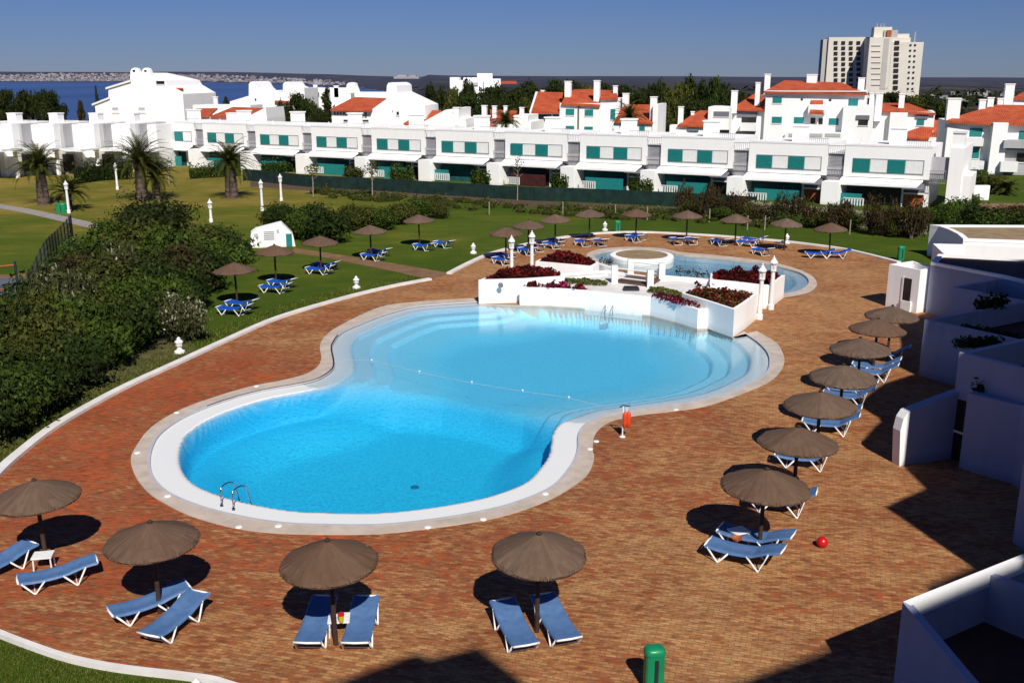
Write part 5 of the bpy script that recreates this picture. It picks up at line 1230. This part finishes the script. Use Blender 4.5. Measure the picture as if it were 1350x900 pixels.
def palm(px, py, th, R, n, seed, r0, label, group=None, Y=None):
    x, y = g(px, py) if Y is None else (at(px, py, Y)[0], Y)
    t = empty('palm_tree', (x, y, 0), 0, label, 'palm tree', group); r = np.random.default_rng(seed)
    pr = [(r0*1.15, 0)]
    k = 14
    for i in range(k): z = th*(i+.5)/k; pr.append((r0*(1-.25*i/k)*(1+.08*(i % 2)), z))
    pr += [(r0*.95, th*.97), (r0*.5, th+.15)]
    mb = MB().lathe(pr, 14); off = MB()
    for i in range(120):
        a = r.random()*6.28; z = th*r.random()**.8; rr = r0*(1-.25*z/th); p = Vector((math.cos(a)*rr, math.sin(a)*rr, z)); q = p+Vector((math.cos(a)*.13, math.sin(a)*.13, .18)); w = Vector((-math.sin(a), math.cos(a), 0))*.08
        mb.add([p-w, p+w, q], [(0, 1, 2)])
    mb.build('trunk', 'bark', t)
    MB().lathe([(r0*.8, th*.78), (r0*1.05, th*.9), (r0*.9, th*1.02), (r0*.3, th+.3)], 12).build('crown_shaft', 'leaf_brown', t)
    o = palm_mesh(R, n, seed).build('crown', 'palm_leaf', t, loc=(0, 0, th)); return t
palm(58, 270, 3.6, 3.1, 60, 1, .55, 'thick trunked palm farthest toward the sea on the lawn', 'big palms on the lawn')
palm(188, 265, 3.7, 3.9, 80, 2, .58, 'largest palm, directly behind the round dark shrub')
palm(207, 263, 2.2, 2.5, 46, 3, .42, 'smaller palm leaning out behind the largest palm')
palm(306, 262, 3.5, 3.2, 66, 4, .62, 'stout palm standing alone on the lawn before the terraced houses')
palm(93, 277, 1.6, 2.3, 40, 5, .22, 'young low palm behind a lantern post and green bin')
palm(667, 200, 5.6, 2.6, 44, 6, .2, 'palm crown showing over the roofs by the chimney cottage', Y=143)
palm(828, 200, 6.3, 3.2, 50, 7, .2, 'palm crown in front of the low red roofed house', Y=143)
palm(1326, 257, .5, 1.7, 30, 8, .2, 'low fan palm beside the freestanding white wall')
# ================================================================ SHRUBS AND TREES
def crown_kind(kind, seed):
    r = random.Random(seed); lm = []
    if kind == 'shrub':
        for k in range(9): a = r.random()*6.28; q = r.random()*.62; lm.append((math.cos(a)*q, math.sin(a)*q, .45+.32*r.random()*(1-q), .38+.2*r.random(), .38+.2*r.random(), .34+.14*r.random()))
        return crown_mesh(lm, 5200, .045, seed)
    if kind == 'dome':
        lm = [(0, 0, .42, .9, .9, .62)]+[(math.cos(k)*.5, math.sin(k)*.5, .35, .5, .5, .45) for k in range(0, 6)]
        return crown_mesh(lm, 7000, .035, seed)
    if kind == 'pine':
        for k in range(16): a = r.random()*6.28; q = r.random()**.6*.75; lm.append((math.cos(a)*q, math.sin(a)*q, .25+.68*r.random()*(1-.4*q), .24+.16*r.random(), .24+.16*r.random(), .15+.10*r.random()))
        return crown_mesh(lm, 5200, .05, seed)
    if kind == 'cypress':
        for k in range(10): z = k/10; lm.append((r.gauss(0, .02), r.gauss(0, .02), .06+z*.88, .16*(1-z**1.6)+.025, .16*(1-z**1.6)+.025, .10))
        return crown_mesh(lm, 2600, .03, seed, aspect=.9, up=.6)
    if kind == 'twiggy':
        for k in range(7): a = r.random()*6.28; q = r.random()*.6; lm.append((math.cos(a)*q, math.sin(a)*q, .45+.3*r.random(), .3+.2*r.random(), .3+.2*r.random(), .35+.15*r.random()))
        return crown_mesh(lm, 1500, .04, seed, core=False, aspect=2.0, up=.9)
CM = {}
def crown_obj(kind, seed, mat, parent):
    key = (kind, seed)
    if key not in CM:
        o = crown_kind(kind, seed).build('crown', mat, parent); CM[key] = o.data; o.data.materials[0] = None
    else:
        o = bpy.data.objects.new('crown', CM[key]); COL.objects.link(o); o.parent = parent
    o.material_slots[0].link = 'OBJECT'; o.material_slots[0].material = MATS[mat]
    return o
def plant(kind, x, y, r, h, mat, seed, label, name='shrub', cat='shrub', group=None, trunk=0.0, z0=0.0, tr=.15):
    t = empty(name, (x, y, z0), random.uniform(0, 6.28), label, cat, group)
    o = crown_obj(kind, seed, mat, t); o.location = (0, 0, trunk); o.scale = (r, r, h)
    mb = MB(); top = trunk+h*.55
    mb.tube([(0, 0, 0), (.05*r, 0, top*.5), (0, .05*r, top)], tr, 7, tr*.45)
    for k in range(4):
        a = k*1.7; mb.tube([(0, 0, max(.15, trunk*.85)), (math.cos(a)*r*.4, math.sin(a)*r*.4, trunk+h*.55)], tr*.5, 5, tr*.2)
    mb.build('trunk' if trunk else 'stem', 'bark', t); return t
SK = ['leaf_dark', 'leaf_green', 'leaf_olive', 'leaf_brown']
gS = 'shrubs of the dense planting between lawn and court'
shr = [(-12,580,1.7,2.2,0),(28,562,1.7,2.2,1),(62,535,1.6,2.2,0),(98,508,1.6,2.3,0),(132,484,1.7,2.3,1),(166,463,1.6,2.3,0),(200,442,1.6,2.3,0),(228,425,1.5,2.2,1),(255,405,1.7,2.4,0),(272,380,1.9,2.4,0),(290,356,2.0,2.3,1),(304,345,1.8,1.9,0),
       (-20,545,1.9,2.5,0),(20,522,2.0,2.5,2),(60,495,1.9,2.6,2),(98,470,1.9,2.7,1),(136,447,1.9,2.7,2),(172,427,1.9,2.7,1),(210,404,2.0,2.8,0),(240,382,2.2,2.7,3),(262,352,2.4,2.6,2),(292,340,2.2,1.9,0),
       (-15,500,2.0,2.5,0),(25,478,2.0,2.5,0),(65,456,2.0,2.7,2),(103,434,2.0,2.8,0),(143,412,2.2,2.9,2),(183,390,2.3,2.9,0),(222,365,2.4,2.8,1),(252,345,2.4,2.1,2),(280,328,2.2,1.8,1),
       (-8,465,1.9,2.1,2),(30,446,2.0,2.2,0),(72,420,2.1,2.4,0),(110,396,2.2,2.6,3),(148,376,2.3,2.8,0),(186,356,2.5,2.8,2),(222,346,2.4,2.1,0),
       (105,370,2.0,2.0,0),(130,352,2.3,2.5,1),(150,352,2.2,1.8,1),(145,322,1.9,1.7,1),(185,338,2.2,1.5,1)]
desc = {0: 'dark green', 1: 'mid green', 2: 'olive green', 3: 'brownish'}
where = ['along the curved kerb', 'in the second rank from the kerb', 'in the middle of the planting', 'on the court side of the planting', 'at the far top of the planting']
cnt = {}
for i, (px, py, r_, h_, m_) in enumerate(shr):
    row = 0 if i < 12 else 1 if i < 22 else 2 if i < 31 else 3 if i < 38 else 4
    x, y = g(px, py+4); lb = f'{desc[m_]} leafy shrub {where[row]}'
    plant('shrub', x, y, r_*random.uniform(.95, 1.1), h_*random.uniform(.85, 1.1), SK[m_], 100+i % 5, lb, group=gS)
plant('dome', *g(203, 306), 3.3, 2.9, 'leaf_pine', 111, 'large round dome shaped dark shrub in front of the largest palm')
for i, (px, py) in enumerate(((240,452),(112,455),(165,400),(80,445))):
    plant('shrub', *g(px, py), 1.15 if i == 0 else 1.3, 2.1 if i == 0 else 3.2, 'leaf_flower', 100+i, ['shrub with white flowers over the lamp pedestal at the kerb', 'white flowering shrub among the seaward planting', 'white flowering shrub high in the planting', 'small white flowering shrub at the court side'][i], 'flowering_shrub')
for i, (px, py, r_, h_, m_) in enumerate(((400,315,1.7,2.0,1),(428,322,2.2,2.6,0),(412,300,1.6,1.9,0),(372,302,1.8,2.0,0),(462,303,1.7,1.9,2),(485,301,1.5,1.7,2),(508,303,1.6,1.6,1),(530,295,1.6,1.7,2),(552,290,1.7,1.6,1),(577,287,1.4,1.1,2))):
    plant('shrub' if m_ != 2 else 'shrub', *g(px, py), r_, h_, SK[m_], 100+i % 5, ['mid green shrub behind the white hut', 'rounded dark bush between hut and third lawn parasol', 'dark shrub behind the rounded bush', 'dark shrub touching the hut roof', 'olive loose shrub behind the fourth lawn parasol', 'second olive shrub behind the fourth lawn parasol', 'green shrub between two lawn parasols', 'olive shrub behind the fifth lawn parasol', 'green shrub behind the fifth lawn parasol, farther along', 'low olive shrub ending the bush line'][i])
# tufted scrub strip (uncountable)
lm = []; r = random.Random(5)
pA = G([(420,250),(494,257),(577,264),(700,271),(800,277),(900,281),(990,287)]); 
for k in range(150):
    q = r.random()*(len(pA)-1); i = int(q); f_ = q-i; x = pA[i][0]*(1-f_)+pA[i+1][0]*f_; y = pA[i][1]*(1-f_)+pA[i+1][1]*f_-r.random()*6
    lm.append((x, y, .12, .5+.7*r.random(), .5+.5*r.random(), .25+.45*r.random()))
tag(crown_mesh(lm, 9000, .11, 31, up=.8).build('scrub', 'leaf_olive'), 'rough olive scrub along the foot of the green windbreak', 'scrub', kind='stuff')
lm = []
pB = G([(905,284),(960,291),(1030,298),(1100,305),(1170,311),(1225,318)])
gT = 'bare brownish shrubs before the inland end of the row'
for k in range(24):
    q = k/23*(len(pB)-1)*.999; i = int(q); f_ = q-i; x = pB[i][0]*(1-f_)+pB[i+1][0]*f_; y = pB[i][1]*(1-f_)+pB[i+1][1]*f_+random.uniform(-.5, 2.5)
    m_ = [3, 2, 3, 3, 1, 3][k % 6]
    plant('twiggy' if m_ == 3 else 'shrub', x, y, random.uniform(1.1, 1.7), random.uniform(1.5, 2.6) if m_ == 3 else random.uniform(.9, 1.4), SK[m_], 120+k % 4 if m_ == 3 else 100+k % 5, 'bare twiggy brown shrub in the inland scrub line' if m_ == 3 else f'{desc[m_]} low shrub in the inland scrub line', 'shrub', 'shrub', gT)
# paling fence in front of the inland houses
P = G([(975,284),(1060,292),(1140,300),(1222,309)]); c = P[0]; t = empty('paling_fence', (*c, 0), 0, 'low weathered paling fence in front of the inland houses', 'fence')
lp = catmull([(x-c[0], y-c[1]) for x, y in P], 10); mb = MB()
for i in range(len(lp)-1):
    for k in range(5): x = lp[i][0]+(lp[i+1][0]-lp[i][0])*k/5; y = lp[i][1]+(lp[i+1][1]-lp[i][1])*k/5; mb.box(x-.05, x+.05, y-.02, y+.02, 0, 1.35+random.uniform(-.1, .1))
mb.build('paling', 'pale_bark', t)
for zz in (.4, 1.1): mb = MB(); ribbon(mb, lp, .05, zz, zz+.08); mb.build('rail', 'pale_bark', t)
for i, (px, py, r_, h_, m_) in enumerate(((1262,300,2.2,2.2,1),(1285,306,2.4,2.0,0),(1310,310,2.4,1.8,1),(1340,312,2.6,1.8,0),(1240,305,1.8,2.0,1),(1365,315,2.6,1.9,0),(1290,250,2.2,1.9,1),(1306,252,2.0,1.7,2),(1275,272,1.2,1.2,1),(1340,290,2.0,1.2,3))):
    plant('shrub', *g(px, py), r_, h_, SK[m_], 100+i % 5, ['green shrub at the end wall chimney', 'dark shrub behind the gravel roof pavilion', 'green shrub behind the pavilion, farther inland', 'dark shrub at the picture edge behind the pavilion', 'green shrub at the corner of the end wall', 'last dark shrub at the edge of view', 'green shrub under the corner apartment house', 'olive shrub under the balcony of the apartment house', 'small green shrub before the freestanding wall', 'brown shrub on the bare ground'][i])
# low garden hedges in front of the terraced houses
for i, (a, b) in enumerate((((250,236),(318,232)),((345,229),(395,226)),((455,232),(478,236)),((515,238),(545,240)),((622,246),(645,248)),((727,252),(748,254)),((830,258),(860,260)))):
    hedge([g(*a), g(*b)], 0.0, ['green garden hedge, first from the sea', 'green garden hedge, second from the sea', 'olive garden hedge in the ochre garden', 'green garden hedge, fourth from the sea', 'green garden hedge, fifth from the sea', 'green garden hedge by the middle house', 'bright green garden hedge farthest inland'][i], 60+i, .9, 1.2 if i != 2 else .8, 'leaf_green' if i != 2 else 'leaf_olive', 1200, size=.12)
hedge([g(100, 243), g(135, 238), g(175, 236)], 0, 'dark garden hedge between the stepped houses and palms', 71, 1.2, 1.6, 'leaf_dark', 1600, size=.14)
# young trees on the lawn
def sapling(px, py, h, label, mat='leaf_olive', crown=True):
    x, y = g(px, py); t = empty('young_tree', (x, y, 0), 0, label, 'young tree')
    mb = MB().tube([(0, 0, 0), (.04, 0, h*.5), (0, .02, h)], .06, 6, .03)
    for k in range(9): a = k*2.4; z = h*(.55+.045*k); mb.tube([(0, 0, z), (math.cos(a)*.55, math.sin(a)*.55, z+.5)], .025, 4, .008)
    mb.build('trunk', 'pale_bark', t); crown_mesh([(0, 0, h*.9, .7, .7, .55), (.3, .1, h*1.02, .5, .4, .35)], 420 if crown else 90, .09, int(px), core=False).build('crown', mat, t)
sapling(413, 259, 3.0, 'slender young tree with pale trunk on the lawn, seaward one'); sapling(491, 262, 3.3, 'young leafy tree in front of the windbreak'); sapling(682, 264, 3.9, 'almost bare young tree before the dark red veranda', 'leaf_brown', False)
sapling(223, 243, 2.6, 'thin young tree behind the largest palm', 'leaf_olive', False)
# blades of the near grass corner
r = random.Random(3); mb = MB(); gk = G([(-30,822),(0,838),(67,863),(110,875),(167,885),(267,897),(300,905)])
for k in range(16000):
    q = r.random()*(len(gk)-1); i = int(q); f_ = q-i; x = gk[i][0]*(1-f_)+gk[i+1][0]*f_; y = gk[i][1]*(1-f_)+gk[i+1][1]*f_-.15-r.random()**1.3*3.0
    a_ = r.random()*6.28; w_ = .012; h_ = .03+.05*r.random(); dx, dy = math.cos(a_)*w_, math.sin(a_)*w_
    mb.add([(x-dx, y-dy, 0), (x+dx, y+dy, 0), (x+dy*2, y-dx*2, h_)], [(0, 1, 2)], [r.random()])
for k in range(15000):
    q = r.random()*(len(kerb1)-1); i = int(q); f_ = q-i; x = kerb1[i][0]*(1-f_)+kerb1[i+1][0]*f_; y = kerb1[i][1]*(1-f_)+kerb1[i+1][1]*f_; o_ = .2+r.random()**2*1.6
    dx0, dy0 = kerb1[i+1][0]-kerb1[i][0], kerb1[i+1][1]-kerb1[i][1]; l_ = math.hypot(dx0, dy0) or 1; x -= dy0/l_*o_; y += dx0/l_*o_
    a_ = r.random()*6.28; w_ = .022; h_ = .05+.09*r.random(); dx, dy = math.cos(a_)*w_, math.sin(a_)*w_
    mb.add([(x-dx, y-dy, 0), (x+dx, y+dy, 0), (x+dy*2, y-dx*2, h_)], [(0, 1, 2)], [r.random()])
tag(mb.build('grass', 'herb_green'), 'short grass blades along the kerbs of the lawns', 'grass', kind='stuff')
# trees behind the houses
def tree(px, ytop, wpx, Y, mat, seed, label, kind='pine', group='pines and other trees behind the houses', z0=0.0, hfrac=.72, name='pine_tree'):
    x = at(px, 150, Y)[0]; zt = at(px, ytop, Y)[2]; w = wpx/F*Y/2*.97; h = max(3, zt-z0)
    ch = h*hfrac if kind != 'cypress' else h*.96; s = ch if kind != 'cypress' else ch
    plant(kind, x, Y, w if kind != 'cypress' else w/.17, ch, mat, seed, label, name, 'tree', group, trunk=h-ch, z0=z0, tr=.22)
tl = [(-8,124,44,205),(16,119,38,200),(40,121,42,204),(62,118,34,198),(76,134,26,206)]
for i, a in enumerate(tl): tree(*a, 'leaf_pine', 130+i % 4, f'{["first","second","third","fourth","small fifth"][i]} dark pine of the clump at the sea end')
tree(130, 110, 8, 215, 'leaf_pine', 140, 'narrow dark cypress against the sea beside the gabled house', 'cypress', None, name='cypress_tree'); tree(362, 114, 7, 200, 'leaf_pine', 140, 'narrow dark cypress beside the horn chimneys', 'cypress', None, name='cypress_tree')
tree(431, 109, 20, 185, 'leaf_pine', 141, 'broad dark cypress behind the arcade house', 'cypress', None, name='cypress_tree'); tree(404, 119, 6, 195, 'leaf_pine', 140, 'thin small cypress between the pines and the villa', 'cypress', None, name='cypress_tree')
tree(107, 133, 13, 230, 'leaf_brown', 131, 'small thin tree on the shoreline', group=None); tree(298, 128, 10, 260, 'leaf_pine', 131, 'small dark tree beyond the orange roofs by the sea', group=None)
for i, a in enumerate(((366,139,34,165),(388,124,44,170),(408,132,32,166),(421,142,22,160),(372,133,22,172))): tree(*a, 'leaf_pine' if i % 2 else 'leaf_dark', 130+i % 4, 'round green pine between the horn chimneys and arcade house, '+['low front one','tall middle one','inland one','small one behind the cypress','seaward one'][i])
tr = [(573,112,36,230),(598,117,34,225),(618,106,22,215),(622,122,48,200),(652,114,46,235),(676,112,40,240),(700,108,44,250),(727,106,42,260),(752,108,40,270),(588,142,30,180),(640,132,30,190),(612,150,24,178),(660,128,36,210),(690,130,36,215),(845,118,40,250),(822,112,36,270),(868,110,36,215),(890,103,44,205),(915,102,46,210),(942,104,40,206),(955,112,28,220),(880,130,44,185),(905,132,48,188),(935,126,50,190),(872,150,30,178),(975,122,26,230),(990,126,24,230),(1155,128,30,260),(1172,122,40,265),(1200,124,44,270),(1222,128,38,270),(1240,135,30,262),(1190,132,36,250),(770,112,36,280),(795,110,36,290),(1258,138,26,270)]
zone = lambda px: 'by the distant hotel' if px < 660 else 'behind the double red roofs' if px < 860 else 'in the tall group inland of the small palm' if px < 970 else 'beside the apartment house chimneys' if px < 1100 else 'at the foot of the tower block'
for i, a in enumerate(tr):
    tree(*a, ['leaf_pine', 'leaf_dark', 'leaf_pine', 'leaf_olive'][i*7 % 4] if i % 5 else 'leaf_pine', 130+i % 6, f'{["dark pine","dark green tree","dark pine","green tree"][i*7 % 4]} {zone(a[0])}', z0=-1.0)
tree(650+0, 150, 14, 172, 'leaf_dark', 132, 'low dark tree between the orange roofed cottages', group=None)
# ================================================================ FAR LAND, SEA, TOWN
hills = RNG.random(64)*6.28
def fnoise(a, y):
    return sum(math.sin(a*(9*1.7**k)+hills[k]+y*.0011*(1.6**k))*(.55**k) for k in range(6))
def zland(a, y):     # a = x / y
    base = -2-12*min(1, max(0, (y-262)/900)); px = 675+F*a*.966
    shore_far = 6300 if px < 280 else 6300+(px-280)/290*(2050-6300) if px < 570 else 0
    near = 330+60*math.sin(a*7)
    if px < 566 and near < y < shore_far:
        e = min(1, (y-near)/60); e2 = min(1, (shore_far-y)/ (80+y*.01)); return base*(1-min(e, e2))-29*min(e, e2)
    if px < 566 and y >= shore_far:
        k = (y-shore_far)/1000; q = min(1, k/1.6); top = 46 if px < 250 else 46-44*min(1, (px-250)/316)**1.3
        return -23+ (top+23)*q*q*(3-2*q)*(.82+.09*fnoise(a, y)) if q < 1 else -23+(top+23)*(.82+.09*fnoise(a, 0))
    sky_y = 98.2+ (px-566)/(1240-566)*8.6
    D = 4200; topz = 12-(sky_y-100.03)/F*D*.935
    q = min(1, max(0, (y-1600)/(D-1600))); b = -16+3*fnoise(a, y)*.5
    return b*(1-q)+(topz+7*fnoise(a*.9, 0)*.6)*q if y > 1160 else base+(b-base)*max(0, (y-800)/360) if y > 800 else base
ang = np.linspace(-1.0, .95, 260); ys = [262]
while ys[-1] < 9500: ys.append(ys[-1]*1.045+4)
vs = []; 
for y in ys:
    for a in ang: vs.append((a*y, y, zland(a, y)+ (1.6 if y > 262 else 0)))
nA = len(ang); fs = [(i*nA+j, i*nA+j+1, (i+1)*nA+j+1, (i+1)*nA+j) for i in range(len(ys)-1) for j in range(nA-1)]
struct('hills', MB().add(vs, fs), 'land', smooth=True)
struct('sea_water', MB().add([(-9000, 300, -25), (4000, 300, -25), (4000, 9000, -25), (-9000, 9000, -25)], [(0, 1, 2, 3)]), 'sea')
# sandbank
sb = [at(px, py, 1)[:0] or g(px, py, -23.5) for px, py in ((458,113.5),(500,113.2),(545,114.5),(585,116.5),(600,121),(560,120),(525,117.8),(490,116.2),(455,115.2))]
struct('sand_bank', MB().prism(sb, -27, -22.8), 'sand')
# waterfront town : far more buildings than anyone could count
r = random.Random(11); mb = MB(); mw = MB()
for k in range(2600):
    px = r.uniform(-30, 470); a = (px-675)/F/.966; near = 6300 if px < 280 else 6300+(px-280)/290*(2050-6300)
    near = max(near, 2300)
    y = near+(60+ r.random()**1.7*950)*(near/6300); 
    if px > 300 and r.random() < .45: continue
    x = a*y; z = zland(a, y); w = r.uniform(7, 26)*near/6300; hgt = r.uniform(4, 12)*near/6300*(1.5 if r.random() < .1 else 1)
    (mb if r.random() < .62 else mw).box(x-w/2, x+w/2, y, y+w*.6, z-4, z+hgt)
tag(mb.build('waterfront_town', 'far_house'), 'pinkish waterfront town spread along the far shore', 'town', kind='stuff')
tag(mw.build('waterfront_town', 'far_house_white'), 'white blocks of the waterfront town on the far shore', 'town', kind='stuff')
mb = MB()
for k in range(55):
    px = r.choice([r.uniform(985, 1010), r.uniform(860, 905), r.uniform(818, 845), r.uniform(1235, 1262), r.uniform(1180, 1350)]); a = (px-675)/F/.966; y = r.uniform(800, 1500); z = zland(a, y)
    x = a*y; w = r.uniform(4, 10); mb.box(x-w/2, x+w/2, y, y+5, z, z+r.uniform(5, 8))
tag(mb.build('distant_suburb', 'far_house_white'), 'scattered white houses far inland beyond the pines', 'town', kind='stuff')
# distant woods on the near hills
lm = []
for k in range(420):
    px = r.uniform(560, 1420); a = (px-675)/F/.966; y = r.uniform(330, 1300); z = zland(a, y)
    s_ = r.uniform(5, 9)*(1+y/1800); lm.append((a*y, y, z+s_*.35, s_, s_, s_*.62))
tag(crown_mesh(lm, 26000, 1.3, 77).build('distant_woods', 'leaf_pine'), 'dark distant woods beyond the houses', 'woods', kind='stuff')
# ================================================================ LIGHT, SKY, CAMERA
w = bpy.data.worlds.new("World"); sc.world = w; w.use_nodes = True; nt = w.node_tree; nt.nodes.clear()
out = nt.nodes.new('ShaderNodeOutputWorld'); bg = nt.nodes.new('ShaderNodeBackground'); sky = nt.nodes.new('ShaderNodeTexSky')
sky.sky_type = 'NISHITA'; sky.sun_disc = False; EL = math.atan2(1, math.hypot(*SUNH)); AZ = math.atan2(-SUNH[0], -SUNH[1])
sky.sun_elevation = EL; sky.sun_rotation = AZ; sky.air_density = 1.0; sky.dust_density = 0.0; sky.ozone_density = 3.5; sky.altitude = 0
hs = nt.nodes.new('ShaderNodeMix'); hs.data_type = 'RGBA'; hs.blend_type = 'MULTIPLY'; hs.inputs[0].default_value = 1; hs.inputs[7].default_value = (.36, .49, .95, 1)
L(nt, sky.outputs[0], hs.inputs[6]); L(nt, hs.outputs[2], bg.inputs[0]); L(nt, bg.outputs[0], out.inputs[0]); bg.inputs[1].default_value = .055
SKYTINT = hs.inputs[7]
sun = bpy.data.lights.new('sun', 'SUN'); sun.energy = 5.0; sun.angle = math.radians(.53); sun.color = (1.0, .95, .87)
so = bpy.data.objects.new('sun', sun); COL.objects.link(so); d = Vector((SUNH[0], SUNH[1], -1)).normalized(); so.rotation_euler = d.to_track_quat('-Z', 'Y').to_euler(); so.location = (20, -40, 60)
cam = bpy.data.cameras.new('camera'); cam.sensor_width = 36; cam.lens = 35.0; cam.clip_end = 20000; cam.clip_start = .1
co = bpy.data.objects.new('camera', cam); COL.objects.link(co); co.location = (0, 0, H); co.rotation_euler = (math.pi/2-PT, 0, 0); sc.camera = co
sc.view_settings.view_transform = 'Standard'; sc.view_settings.look = 'None'; sc.view_settings.exposure = 0; sc.view_settings.gamma = 1
sc.cycles.transparent_max_bounces = 12; sc.cycles.max_bounces = 6
